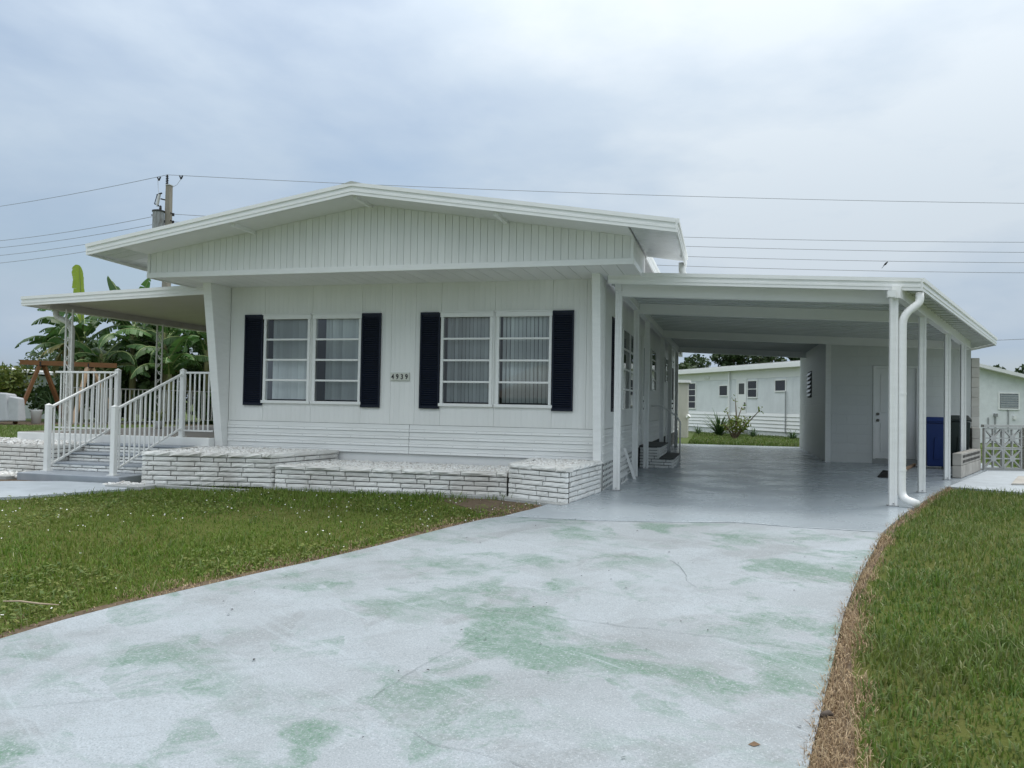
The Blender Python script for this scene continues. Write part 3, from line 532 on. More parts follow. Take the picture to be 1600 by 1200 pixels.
def spout(pts, host, r=0.04, m=None, name='downspout'):
    P = [Vector(p) for p in pts]; S = [P[0]]
    for i in range(1, len(P) - 1):
        d0 = (P[i] - P[i - 1]); d1 = (P[i + 1] - P[i]); c = min(0.13, d0.length * .45, d1.length * .45)
        a = P[i] - d0.normalized() * c; b = P[i] + d1.normalized() * c
        S += [a.lerp(P[i], t_).lerp(P[i].lerp(b, t_), t_) for t_ in (0, .2, .4, .6, .8, 1)]
    S.append(P[-1]); return MB().tube(S, r, 12).build(name, m or M['trim'], host, smooth=True)
spout([(-0.60, 10.46, 2.96), (-0.60, 10.47, 2.80), (-0.46, 10.62, 2.765)], home, 0.045)
# right side wall under the carport
SX = HX1
siding(SX, SX, HY + .0, 26.2, 0.79, 0.36, (1, 0, 0), 4); 
side_open = [(11.62, 13.9, 1.05, 2.29), (16.75, 17.85, 1.45, 2.30), (20.6, 21.5, 1.75, 2.34), (24.6, 25.6, 1.4, 2.37)]
ycur = HY
for (a, b) in zip(list(np.arange(HY + .11, 26.2, 1.22)), list(np.arange(HY + .11, 26.2, 1.22)[1:]) + [26.2]):
    box('wall_panel', M['panel_side'], home, SX - .04, SX, a + .003, b - .003, 0.795, 2.9)
box('corner_trim', M['trim'], home, SX - .03, SX + .012, HY + .003, HY + .105, 0.37, 2.9)
box('back_wall', M['panel_side'], home, -7.2, SX - .045, 26.0, 26.2, -0.02, 3.0); box('left_wall', M['panel_side'], home, -7.24, -7.13, HY + .004, 25.99, -0.02, 2.95)
def side_window(y0, y1, z0, z1, n):
    wdw = box('window', M['glassdark'], home, SX + .002, SX + .006, y0, y1, z0, z1)
    for k in range(n + 1):
        y = y0 + (y1 - y0) * k / n; box('jamb', M['trim'], wdw, SX + .0065, SX + .03, y - .02, y + .02, z0, z1)
    for z in np.linspace(z0, z1, 5): box('glazing_bar', M['trim'], wdw, SX + .0065, SX + .026, y0 + .021, y1 - .021, z - .014, z + .014)
    MB().add([(SX + .012, y0, z0), (SX + .012, y1, z0), (SX + .012, y1, z1), (SX + .012, y0, z1)], [(0, 1, 2, 3)]).build('pane', M['pane'], wdw)
for (a, b, c, d), n in zip([(12.15, 13.95, 1.05, 2.29), (16.8, 17.8, 1.45, 2.30), (20.6, 21.3, 1.75, 2.34), (24.7, 25.4, 1.4, 2.37)], (2, 1, 1, 1)): side_window(a, b, c, d, n)
s_ = box('shutter', M['navy'], home, SX + .002, SX + .014, 11.05, 11.58, 1.02, 2.34)
mb = MB(); z = 1.07
while z < 2.28: mb.hexa([(SX + .0145, 11.09, z + .014), (SX + .034, 11.09, z), (SX + .034, 11.54, z), (SX + .0145, 11.54, z + .014)], [(SX + .0145, 11.09, z + .02), (SX + .034, 11.09, z + .006), (SX + .034, 11.54, z + .006), (SX + .0145, 11.54, z + .02)]); z += .03
tag(mb.build('louvers', M['navy'], s_), kind='stuff')
for (ya, yb) in ((15.0, 15.85), (22.7, 23.5)):
    d_ = box('side_door', M['white'], home, SX + .002, SX + .03, ya, yb, 0.42, 2.36); box('pane', M['glassdark'], d_, SX + .0305, SX + .034, ya + .14, yb - .14, 1.3, 2.2)
    box('door_frame', M['trim'], d_, SX + .002, SX + .04, ya - .06, ya - .002, 0.42, 2.42); box('door_frame', M['trim'], d_, SX + .002, SX + .04, yb + .002, yb + .06, 0.42, 2.42)
    MB().lathe((SX + .055, ya + .07, 1.06), [(0.0, -.025), (.022, -.015), (.022, .015), (0, .025)], 10).build('knob', M['knob'], d_)
    MB().lathe((SX + .055, ya + .07, 1.2), [(0.0, -.025), (.022, -.015), (.022, .015), (0, .025)], 10).build('knob', M['knob'], d_)
# pierced skirt blocks along the side
def lattice_mesh(wd, ht, nx_, nz_):
    mb = MB(); cw, ch = wd / nx_, ht / nz_; b = 0.02
    for i in range(nx_ + 1): mb.box(i * cw - (b if i else 0), i * cw + (b if i < nx_ else 0), -.0015, .0015, 0, ht)
    for j in range(nz_ + 1):
        for i in range(nx_): mb.box(i * cw + (b if i < nx_ else 0), (i + 1) * cw - b, -.0013, .0013, max(0, j * ch - b), min(ht, j * ch + b))
    return mb.mesh('lattice_block', M['trim'])
lm = lattice_mesh(0.395, 0.36, 3, 5)
for k in range(9):
    o = bpy.data.objects.new('lattice_block', lm); link(o, home); o.rotation_euler[2] = R_(90); o.location = (SX + .012, 10.33 + k * .4, 0.004)
    o.matrix_parent_inverse = Matrix.Translation(-Vector(home.location))
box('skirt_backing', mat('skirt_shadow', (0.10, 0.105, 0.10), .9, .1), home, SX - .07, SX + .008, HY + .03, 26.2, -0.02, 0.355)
loose = thing('lattice_panel', 'loose white lattice frame leaning on the carport side wall', 'lattice', (-1.46, 11.7, 0))
o = bpy.data.objects.new('lattice', lattice_mesh(0.8, 0.42, 5, 4)); link(o, loose); o.rotation_euler = (R_(-8), 0, R_(90)); o.location = (-1.445, 11.25, 0.005)
MB().bar((-1.36, 12.16, 0.0), (-1.52, 12.13, 0.47), 0.04, 0.04).build('frame_strip', M['trim'], loose)

# ================================================================== CARPORT
zt = lambda x, y: 2.634 - 0.0458 * (x - 2.115) + 0.0076 * (y - 10.1)
car = thing('carport', 'white flat-roofed carport on slim posts, its right side splayed outwards', 'carport', (0.5, 16, 0))
CX0, CY0, CY1 = -1.50, 10.10, 24.6
edge = lambda y: 2.115 + (y - 10.1) * (5.0 - 2.115) / 7.4 if y < 17.5 else 5.0
y = CY0 + .03
while y < CY1 - .05:
    y2 = min(y + .305, CY1)
    def pan(z_off): return lambda px, py: zt(px, py) + z_off
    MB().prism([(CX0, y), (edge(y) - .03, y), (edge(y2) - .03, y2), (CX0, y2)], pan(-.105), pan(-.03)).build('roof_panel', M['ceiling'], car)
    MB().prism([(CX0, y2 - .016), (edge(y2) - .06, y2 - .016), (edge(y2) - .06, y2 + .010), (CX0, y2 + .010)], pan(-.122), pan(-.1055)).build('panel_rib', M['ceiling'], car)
    y = y2 + .002
def cfascia(a, b, outv, name='fascia'): return MB().profile(F, (*a, zt(*a)), (*b, zt(*b)), outv).build(name, M['trim'], car)
cfascia((CX0, CY0), (2.115, CY0), (0, -1, 0)); dv = Vector((2.885, 7.4, 0)).normalized(); ov = (dv.y, -dv.x, 0)
cfascia((2.115, CY0 - .02), (5.0, 17.5), ov, 'gutter'); cfascia((5.0, 17.5), (5.0, CY1), (1, 0, 0), 'gutter'); cfascia((CX0, CY1), (5.0, CY1), (0, 1, 0))
hdr = lambda y: 1.835 + (y - 9.98) * (3.41 - 1.835) / (14.353 - 9.98)
def beam(y, x0, x1, d=.16):
    MB().prism([(x0, y - .04), (x1, y - .04), (x1, y + .04), (x0, y + .04)], lambda a, b: zt(a, b) - .105 - d, lambda a, b: zt(a, b) - .106).build('beam', M['white'], car, bevel=.004)
beam(10.42, -1.36, 1.95); beam(12.54, -1.36, hdr(12.54) - .03); beam(17.35, -1.36, 4.5); beam(22.6, -1.36, 1.96)
MB().prism([(-1.45, 10.36), (-1.362, 10.36), (-1.362, 24.5), (-1.45, 24.5)], lambda a, b: 2.605, lambda a, b: zt(a, b) - .107).build('header', M['white'], car)
a_, b_ = (hdr(10.0), 10.0), (hdr(17.3), 17.3); hw = Vector((dv.y, -dv.x)) * .045
MB().prism([(a_[0] - hw.x, a_[1] - hw.y), (a_[0] + hw.x, a_[1] + hw.y), (b_[0] + hw.x, b_[1] + hw.y), (b_[0] - hw.x, b_[1] - hw.y)], lambda a, b: zt(a, b) - .245, lambda a, b: zt(a, b) - .107).build('header', M['white'], car)
box('header_end', M['trim'], car, 1.74, 1.82, 9.90, 9.985, 2.40, 2.475)
def post(x, y, ztop):
    s = .042; mb = MB()
    mb.prism([(x - s, y - s), (x - s * .4, y - s), (x - s * .3, y - s + .008), (x + s * .3, y - s + .008), (x + s * .4, y - s), (x + s, y - s), (x + s, y - s * .4), (x + s - .008, y), (x + s, y + s * .4), (x + s, y + s), (x - s, y + s)], 0.002, ztop)
    p = mb.build('post', M['trim'], car); MB().box(x - .058, x + .058, y - .05, y + .05, 0.003, 0.014).build('foot_plate', M['metal'], p)
    MB().tube([(x, y - s - .012, .035), (x, y - s + .004, .035)], .008, 6).build('bolt', M['metal'], p); return p
for yy in (10.451, 12.544, 14.245, 17.6, 19.9, 22.5): post(-1.405, yy, 2.606)
post(1.835, 10.10, 2.405)
for (xx, yy) in ((2.526, 11.932), (3.41, 14.353), (4.16, 16.40)): post(xx, yy, zt(xx, yy) - .243)
spout([(2.12, 10.16, 2.47), (2.12, 10.14, 2.36), (1.926, 10.09, 2.20), (1.926, 10.09, 0.10), (2.06, 9.93, 0.055)], car, .046)
for z in (1.30, 0.42):
    MB().tube([(1.926, 10.09, z - .012), (1.926, 10.09, z + .012)], .0495, 12).build('spout_joint', M['trim'], car)

# ================================================================== STORAGE ROOM
shed = thing('storage_room', 'painted block storage room with panelled door at the back of the carport', 'shed', (3.4, 21, 0))
SH0, SH1, SY = 1.975, 4.735, 18.1
def wallz(a, b): return zt(a, b) - .108
MB().prism([(SH0 + .12, SY), (2.895, SY), (2.895, SY + .18), (SH0 + .12, SY + .18)], -.02, wallz).build('front_wall', M['shed'], shed)
MB().prism([(3.785, SY), (SH1, SY), (SH1, SY + .18), (3.785, SY + .18)], -.02, wallz).build('front_wall', M['shed'], shed)
box('lintel_wall', M['shed'], shed, 2.895, 3.785, SY + .001, SY + .18, 2.04, 2.46); box('threshold', M['concrete'], shed, 2.895, 3.785, SY - .01, SY + .18, -.02, 0.10)
MB().prism([(SH0, SY), (SH0 + .118, SY), (SH0 + .118, CY1 - .1), (SH0, CY1 - .1)], -.02, wallz).build('side_wall', M['shed'], shed)
MB().prism([(SH1 - .15, SY + .182), (SH1, SY + .182), (SH1, CY1 - .1), (SH1 - .15, CY1 - .1)], -.02, wallz).build('side_wall', M['shed'], shed)
box('corner_trim', M['trim'], shed, SH0 - .004, SH0 + .10, SY - .016, SY - .002, 0, 2.50)
door = box('door', M['white'], shed, 2.955, 3.725, SY + .03, SY + .07, 0.115, 1.985)
for a in ((2.90, 2.952), (3.728, 3.78)): box('door_frame', M['trim'], door, a[0], a[1], SY - .014, SY + .09, 0.10, 2.035)
box('door_frame', M['trim'], door, 2.953, 3.727, SY - .014, SY + .09, 1.99, 2.035)
for (x0, x1, z0, z1) in ((3.05, 3.30, 1.06, 1.85), (3.38, 3.63, 1.06, 1.85), (3.05, 3.30, .25, .86), (3.38, 3.63, .25, .86)):
    mb = MB().box(x0, x1, SY + .020, SY + .0295, z0, z1); mb.build('door_panel', M['white'], door, bevel=.006)
for z in (1.03, .90): MB().tube([(2.995, SY + .03, z), (2.995, SY + .0, z), (2.995, SY - .02, z), (2.995, SY - .035, z)], [.03, .018, .03, .02], 12).build('knob', M['knob'], door)
jw = box('jalousie_window', M['glassdark'], shed, SH0 - .006, SH0 - .002, 21.05, 22.05, 1.40, 2.06)
for k in range(6):
    z = 1.43 + k * .105
    MB().hexa([(SH0 - .05, 21.1, z), (SH0 - .05, 22.0, z), (SH0 - .0065, 22.0, z + .07), (SH0 - .0065, 21.1, z + .07)], [(SH0 - .054, 21.1, z + .006), (SH0 - .054, 22.0, z + .006), (SH0 - .0105, 22.0, z + .076), (SH0 - .0105, 21.1, z + .076)]).build('louvre_pane', M['porcelain'], jw)

# ================================================================== BRICKWORK
def brick_mesh(Lb, h, d, seed, m, rough=.008):
    r = random.Random(seed); nx_, nz_ = 6, 3; mb = MB(); V = []; g_ = .0
    for j in range(nz_ + 1):
        for i in range(nx_ + 1):
            e_ = (i in (0, nx_)) or (j in (0, nz_)); V.append((Lb * i / nx_, (0.006 if e_ else 0) + r.uniform(-rough, rough * .4) * (0.4 if e_ else 1), h * j / nz_))
    Fc = [(j * (nx_ + 1) + i, j * (nx_ + 1) + i + 1, (j + 1) * (nx_ + 1) + i + 1, (j + 1) * (nx_ + 1) + i) for j in range(nz_) for i in range(nx_)]
    n0 = len(V); V += [(0, d, 0), (Lb, d, 0), (Lb, d, h), (0, d, h)]
    top = [nz_ * (nx_ + 1) + i for i in range(nx_ + 1)]; bot = list(range(nx_ + 1)); lf = [j * (nx_ + 1) for j in range(nz_ + 1)]; rt = [j * (nx_ + 1) + nx_ for j in range(nz_ + 1)]
    Fc += [tuple(top + [n0 + 2, n0 + 3]), tuple(reversed(bot)) + (n0, n0 + 1), tuple(reversed(lf)) [::-1] + (n0 + 3, n0), tuple(rt) + (n0 + 2, n0 + 1)]
    mb.add(V, Fc); return mb.mesh('brick', m)
BR = {}
def bricks_for(m): 
    if m not in BR: BR[m] = [brick_mesh(0.30, 0.052, 0.085, s, M[m]) for s in range(6)]
    return BR[m]
def brick_wall(parent, p0, p1, z0, n, ch=.0595, m='brick', Lb=.305, depth=.05, cap=None, first=0.0):
    a = Vector((p0[0], p0[1])); b = Vector((p1[0], p1[1])); d = (b - a); LN = d.length; d.normalize(); ang = math.atan2(d.y, d.x)
    for c in range(n):
        s = -random.choice((0.5, 0.33, .62)) * Lb if (c % 2) else -first * Lb
        if c % 2 == 0 and c: s = -random.choice((0.0, .2, .75)) * Lb
        while s < LN - .01:
            L_ = Lb * (1.0 if random.random() < .8 else random.choice((.55, .8))); s0 = max(s, 0); s1 = min(s + L_, LN)
            if LN - s1 < .07: s1 = LN; L_ = LN - s + .01
            if s1 - s0 > .035:
                o = bpy.data.objects.new('brick', random.choice(bricks_for(m))); link(o, parent)
                pr = random.uniform(-.006, .006); nrm = Vector((d.y, -d.x)) * pr
                o.location = (a.x + d.x * (s0 + .004) + nrm.x, a.y + d.y * (s0 + .004) + nrm.y, z0 + c * ch + .0045); o.rotation_euler = (0, R_(random.uniform(-.2, .2)), ang)
                o.scale = ((s1 - s0 - .011) / .30, depth / .085, (ch - .0105) / .052)
            s += L_
    return z0 + n * ch
def cap_course(parent, p0, p1, z, Lb=.40, depth=.15, over=.015, h=.05, m='brick'):
    a = Vector((p0[0], p0[1])); b = Vector((p1[0], p1[1])); d = (b - a); LN = d.length; d.normalize(); ang = math.atan2(d.y, d.x); s = 0; nn = Vector((d.y, -d.x)) * over
    while s < LN - .03:
        L_ = min(Lb * random.uniform(.85, 1.1), LN - s)
        if LN - s - L_ < .08: L_ = LN - s
        o = bpy.data.objects.new('cap_brick', random.choice(bricks_for(m))); link(o, parent)
        o.location = (a.x + d.x * (s + .003) + nn.x, a.y + d.y * (s + .003) + nn.y, z + .003 + random.uniform(-.002, .003)); o.rotation_euler[2] = ang; o.scale = ((L_ - .007) / .30, depth / .085, h / .052); s += L_
def rocks(parent, poly, z, n, size=.022, name='white_rocks', lift=.02):
    P = np.array(poly); lo, hi = P.min(0), P.max(0); pts = rng.uniform(lo, hi, (n * 4, 2)); pts = pts[inside(poly, pts)][:n]; n = len(pts)
    phi = (1 + 5 ** .5) / 2; ico = np.array([(-1, phi, 0), (1, phi, 0), (-1, -phi, 0), (1, -phi, 0), (0, -1, phi), (0, 1, phi), (0, -1, -phi), (0, 1, -phi), (phi, 0, -1), (phi, 0, 1), (-phi, 0, -1), (-phi, 0, 1)]) / 1.9
    tf = np.array([(0, 11, 5), (0, 5, 1), (0, 1, 7), (0, 7, 10), (0, 10, 11), (1, 5, 9), (5, 11, 4), (11, 10, 2), (10, 7, 6), (7, 1, 8), (3, 9, 4), (3, 4, 2), (3, 2, 6), (3, 6, 8), (3, 8, 9), (4, 9, 5), (2, 4, 11), (6, 2, 10), (8, 6, 7), (9, 8, 1)])
    sc = size * rng.uniform(.5, 1.35, (n, 1, 3)) * np.array([1, 1, .7]); V = ico[None] * (1 + rng.uniform(-.22, .22, (n, 12, 1))) * sc
    an = rng.uniform(0, 6.28, n); c_, s_ = np.cos(an)[:, None], np.sin(an)[:, None]; x, y_ = V[..., 0].copy(), V[..., 1].copy(); V[..., 0] = x * c_ - y_ * s_; V[..., 1] = x * s_ + y_ * c_
    zz = (z(pts[:, 0], pts[:, 1]) if callable(z) else z) + rng.uniform(0, lift, n)
    V[..., 0] += pts[:, 0:1]; V[..., 1] += pts[:, 1:2]; V[..., 2] += np.reshape(zz, (-1, 1)) * np.ones((n, 1))
    T = (tf[None] + (np.arange(n) * 12)[:, None, None]).reshape(-1, 3)
    return tag(tri_mesh(name, V.reshape(-1, 3), T, M['rock'], parent), kind='stuff')
def core(parent, poly, z0, z1, m='mortar', name='core'): MB().prism(poly, z0, z1).build(name, M[m], parent)
def inset(p0, p1, d):                                       # strip of wall core just behind the brick faces
    a = Vector(p0); b = Vector(p1); q = (b - a).normalized(); n_ = Vector((-q.y, q.x)); return [tuple(a + n_ * .034 + q * .03), tuple(b + n_ * .034 - q * .03), tuple(b + n_ * d - q * .01), tuple(a + n_ * d + q * .01)]
# left planter
pl = thing('brick_planter', 'tall white brick planter below the left corner fin, beside the front steps', 'planter', (-6.4, 9.4, 0), 'white brick planters along the home front')
A, B = (-7.19, 8.60), (-5.56, 8.95)
zc = brick_wall(pl, A, B, 0.0, 6, .0605); cap_course(pl, A, B, zc); core(pl, inset(A, B, .14), -.05, zc + .02)
A2 = (-7.42, 10.28); zc2 = brick_wall(pl, A2, A, 0.0, 6, .0605); cap_course(pl, A2, A, zc2, depth=.13); core(pl, inset(A2, A, .12), -.05, zc + .02)
B2 = (-5.30, 10.26); brick_wall(pl, B, B2, 0.0, 6, .0605); cap_course(pl, B, B2, zc, depth=.13); core(pl, inset(B, B2, .12), -.05, zc + .02)
core(pl, [(-7.1, 8.75), (-5.66, 9.06), (-5.42, 10.24), (-7.3, 10.24)], 0, zc + .022, 'soil', 'soil_fill'); rocks(pl, [(-7.12, 8.74), (-5.64, 9.05), (-5.40, 10.26), (-7.3, 10.26)], zc + .024, 2600, .024)
box('footing', M['concrete'], pl, -7.15, -5.6, 8.50, 8.60, -.08, 0.012)
# middle planter
pm = thing('brick_planter', 'long low white brick planter under the house number', 'planter', (-4, 9.6, 0), 'white brick planters along the home front')
A, B = (-5.52, 8.985), (-2.53, 9.17)
zc = brick_wall(pm, A, B, 0.0, 4, .0575); cap_course(pm, A, B, zc, .42); core(pm, inset(A, B, .14), -.05, zc + .02)
core(pm, [(-5.45, 9.12), (-2.55, 9.3), (-2.5, 10.27), (-5.3, 10.27)], 0, zc + .022, 'soil', 'soil_fill'); rocks(pm, [(-5.5, 9.09), (-2.55, 9.27), (-2.5, 10.28), (-5.3, 10.28)], zc + .022, 4300, .024)
MB().prism([(-5.6, 8.86), (-2.5, 9.05), (-2.5, 9.16), (-5.6, 8.98)], -.08, .012).build('footing', M['concrete'], pm)
# corner planter at the drive
pc = thing('brick_planter', 'angled white brick planter at the driveway corner below the right fin', 'planter', (-1.9, 9.4, 0), 'white brick planters along the home front')
A, B, C_ = (-2.50, 9.12), (-1.735, 8.77), (-1.56, 10.16)
zc = brick_wall(pc, A, B, 0.0, 6, .058, 'brickclean'); brick_wall(pc, (B[0] + .004, B[1] + .03), C_, 0.0, 6, .058, 'brickclean', first=.4); cap_course(pc, A, B, zc, .40, m='brick'); cap_course(pc, (B[0] + .012, B[1] + .10), C_, zc, .40, m='brickclean')
core(pc, inset(A, B, .07), -.05, zc - .005); core(pc, inset((B[0] + .012, B[1] + .075), C_, .07), -.05, zc - .005); Z_ = (-2.48, 10.24); brick_wall(pc, Z_, A, 0.0, 6, .058); cap_course(pc, Z_, A, zc, depth=.12); core(pc, inset(Z_, A, .12), -.05, zc + .02)
core(pc, [(-2.4, 9.24), (-1.82, 8.95), (-1.68, 10.14), (-2.42, 10.25)], 0, zc + .022, 'soil', 'soil_fill'); rocks(pc, [(-2.42, 9.22), (-1.8, 8.9), (-1.66, 10.15), (-2.44, 10.27)], zc + .024, 1500, .024)
MB().prism([(-2.6, 9.0), (-1.76, 8.62), (-1.70, 8.78), (-2.5, 9.13)], -.08, .010).build('footing', M['concrete'], pc)
# planter left of the steps
pf = thing('brick_planter', 'white brick planter at the far left, beyond the front steps', 'planter', (-11, 9.5, 0), 'white brick planters along the home front')
A, B = (-12.9, 9.35), (-9.12, 9.16)
zc = brick_wall(pf, A, B, 0.0, 7, .0595); core(pf, inset(A, B, .14), -.05, zc - .01); B2 = (-9.12, 9.95); brick_wall(pf, B, B2, 0, 7, .0595); core(pf, inset(B, B2, .13), -.05, zc - .01)
core(pf, [(-12.8, 9.48), (-9.2, 9.3), (-9.2, 10.25), (-12.8, 10.25)], 0, zc - .02, 'soil', 'soil_fill'); rocks(pf, [(-12.8, 9.46), (-9.2, 9.28), (-9.2, 10.27), (-12.8, 10.27)], zc - .018, 1500, .028)
tag(rocks(None, [(-13, 8.8), (-9.25, 8.62), (-9.15, 9.12), (-13, 9.32)], -.01, 900, .03, 'white_rocks', .03), 'scattered white rocks before the far-left planter', 'rocks')
tag(rocks(None, [(-7.6, 8.38), (-7.0, 8.3), (-7.15, 8.62), (-7.55, 8.72)], -.01, 160, .028, 'white_rocks', .02), 'spilled white rocks beside the bottom step', 'rocks')
for (x, y_, a, n_) in ((-9.55, 8.70, 12, 0), (-10.2, 8.78, -6, 1), (-7.12, 8.34, -8, 2)):
    o = MB().prism([(x - .28, y_ - .12), (x + .25, y_ - .14), (x + .27, y_ + .1), (x - .26, y_ + .12)], -.03, .022).build('paving_stone', M['concrete'], None, bevel=.006)
    tag(o, ['flat paving stone just left of the bottom step', 'flat paving stone at the far left by the rocks', 'flat paving stone right of the bottom step at the planter'][n_], 'stone')

# ================================================================== FRONT PORCH AND STEPS
porch = thing('porch', 'raised concrete porch with brown painted floor left of the home', 'porch', (-9, 12, 0))
box('porch_slab', M['white'], porch, -10.72, -7.262, 10.05, 18.0, -.05, 0.535, .01); box('floor_paint', M['porch'], porch, -10.70, -7.27, 10.08, 17.98, 0.536, 0.541)
steps = thing('front_steps', 'white brick front steps with grey painted treads between two railings', 'steps', (-8.4, 9.4, 0))
box('bottom_slab', M['tread'], steps, -9.18, -7.55, 8.62, 9.20, -.04, 0.075, .012)
for k in range(3):
    y0 = 9.12 + .28 * k; z1 = .185 + .118 * k
    core(steps, [(-9.08, y0 + .03), (-7.46, y0 + .03), (-7.46, 10.04), (-9.08, 10.04)], -.02 + (z1 - .118 if k else 0), z1 - .026); brick_wall(steps, (-9.10, y0), (-7.44, y0), z1 - .118 if k else .075, 2, .046, 'brickclean', Lb=.2 if k == 0 else .26)
    box('tread', M['tread'], steps, -9.10, -7.44, y0 - .01, min(y0 + .315, 10.045), z1 - .024, z1, .006)
def rail_run(name, label, a, b, h, posts, spacing=.105, bal=.018, railw=.038, bot=.10, group=None, m='rail', postw=.068, ptop=.03):
    a = Vector(a); b = Vector(b); t = thing(name, label, 'railing', a, group)
    up_ = Vector((0, 0, 1))
    MB().bar(a + up_ * h, b + up_ * h, railw, railw * .8).build('top_rail', M[m], t, bevel=.006); MB().bar(a + up_ * bot, b + up_ * bot, railw * .7, railw * .6).build('bottom_rail', M[m], t)
    n_ = max(2, int(round((b - a).length / spacing)))
    base = MB().box(-bal / 2, bal / 2, -bal / 2, bal / 2, 0, 1).mesh('baluster', M[m])
    for k in range(1, n_):
        p = a.lerp(b, k / n_); o = bpy.data.objects.new('baluster', base); link(o, t); o.location = p + up_ * (bot + .01); o.scale = (1, 1, h - bot - .02)
    for p in posts:
        q = Vector(p[:3]); hh = p[3]
        pm_ = MB().box(q.x - postw / 2, q.x + postw / 2, q.y - postw / 2, q.y + postw / 2, q.z, q.z + hh).build('post', M[m], t, bevel=.006)
        MB().add([(q.x - postw * .56, q.y - postw * .56, q.z + hh), (q.x + postw * .56, q.y - postw * .56, q.z + hh), (q.x + postw * .56, q.y + postw * .56, q.z + hh), (q.x - postw * .56, q.y + postw * .56, q.z + hh), (q.x, q.y, q.z + hh + ptop)], [(0, 1, 4), (1, 2, 4), (2, 3, 4), (3, 0, 4), (3, 2, 1, 0)]).build('post_cap', M[m], pm_)
        MB().box(q.x - postw * .8, q.x + postw * .8, q.y - postw * .8, q.y + postw * .8, q.z, q.z + .012).build('foot_plate', M[m], pm_)
    return t
rail_run('stair_railing', 'sloping white railing on the right of the front steps', (-7.78, 8.78, .075), (-7.78, 10.10, .60), .86, [(-7.78, 8.78, .075, .90), (-7.78, 10.12, .535, .98)], bot=.06)
rail_run('stair_railing', 'sloping white railing on the left of the front steps', (-9.03, 8.96, .075), (-9.03, 10.20, .60), .86, [(-9.03, 8.96, .075, .90), (-9.03, 10.23, .535, .98)], bot=.06)
rail_run('porch_railing', 'white porch railing between the steps and the left corner fin', (-7.75, 10.14, .541), (-7.27, 10.14, .541), .94, [], bot=.09, spacing=.085)
rail_run('porch_railing', 'white porch railing left of the steps beside the iron post', (-10.2, 10.24, .541), (-9.07, 10.24, .541), .94, [], bot=.075)
rail_run('porch_railing', 'low grey railing along the left edge of the porch', (-10.60, 10.9, .541), (-10.60, 17.8, .541), .71, [], bot=.11, spacing=.11, bal=.014, railw=.025, m='iron')
# awning over the porch
aw = thing('porch_awning', 'flat white metal awning over the porch on ornate iron posts', 'awning', (-9.1, 14, 0))
za = lambda x, y: 2.80 + (x + 7.4) * 0.036
y = 10.24
while y < 22:
    MB().prism([(-10.84, y), (-7.27, y), (-7.27, y + .30), (-10.84, y + .30)], lambda a, b: za(a, b) - .10, lambda a, b: za(a, b) - .02).build('roof_panel', M['awning'], aw); y += .304
MB().profile(F, (-10.88, 10.22, za(-10.88, 0)), (-7.262, 10.22, za(-7.262, 0)), (0, -1, 0)).build('fascia', M['trim'], aw); MB().profile(F, (-10.86, 10.2, za(-10.86, 0)), (-10.86, 22.2, za(-10.86, 0)), (-1, 0, 0)).build('gutter', M['trim'], aw)
MB().bar((-10.45, 10.3, za(-10.45, 0) - .15), (-10.45, 22, za(-10.45, 0) - .15), .07, .10).build('beam', M['awning'], aw)
def iron_post(x, y):
    z0, z1 = .541, za(x, 0) - .19; p = MB().bar((x - .062, y, z0), (x - .062, y, z1), .022).bar((x + .062, y, z0), (x + .062, y, z1), .022).build('iron_post', M['iron'], aw)
    mb = MB(); z = z0 + .06; s = 1
    while z < z1 - .16:
        mb.tube([(x + s * .05 * math.cos(t_ * math.pi), y, z + .15 * t_) for t_ in np.linspace(0, 1, 7)], .007, 5)
        c = (x + s * .012, z + .075); mb.tube([(c[0] + .024 * math.cos(u_), y, c[1] + .024 * math.sin(u_)) for u_ in np.linspace(0, 5.2, 8)], .006, 5)
        z += .15; s = -s
    mb.build('scroll_work', M['iron'], p); MB().box(x - .09, x + .09, y - .05, y + .05, z0, z0 + .012).build('foot_plate', M['iron'], p)
iron_post(-10.30, 10.57); iron_post(-10.42, 12.85); iron_post(-10.42, 17.2)
spout([(-10.62, 10.62, 2.53), (-10.62, 10.62, 2.40), (-10.33, 10.66, 2.28), (-10.33, 10.66, .56)], aw, .045, M['iron'])
pot = thing('potted_plant', 'spiky yellow-green plant in a white pot behind the stair railing', 'plant', (-10.15, 12.55, .541))
MB().lathe((-10.15, 12.55, .541), [(.07, 0), (.10, .1), (.115, .14), (.10, .135), (.0, .12)], 14).build('pot', M['trim'], pot, smooth=True)

# ================================================================== SIDE STEPS UNDER THE CARPORT
ss = thing('side_steps', 'white brick steps with dark treads at the side door in the carport', 'steps', (-1.2, 15.2, 0))
core(ss, [(-1.55, 14.64), (-.99, 14.64), (-.99, 16.3), (-1.55, 16.3)], 0, .15); brick_wall(ss, (-1.55, 14.60), (-.955, 14.60), 0, 3, .053, 'brickclean', .26); brick_wall(ss, (-.955, 14.60), (-.955, 16.35), 0, 3, .053, 'brickclean', .26)
box('tread', M['darktread'], ss, -1.2, -.94, 14.585, 16.36, .161, .185); core(ss, [(-1.55, 14.63), (-1.22, 14.63), (-1.22, 16.3), (-1.55, 16.3)], .15, .36)
brick_wall(ss, (-1.55, 14.595), (-1.19, 14.595), .16, 4, .052, 'brickclean', .26); brick_wall(ss, (-1.19, 14.6), (-1.19, 16.35), .187, 4, .048, 'brickclean', .26); box('tread', M['darktread'], ss, -1.56, -1.17, 14.58, 16.36, .372, .395)
sr = thing('handrail', 'thin grey handrail on the side steps inside the carport', 'railing', (-1.3, 16.2, 0))
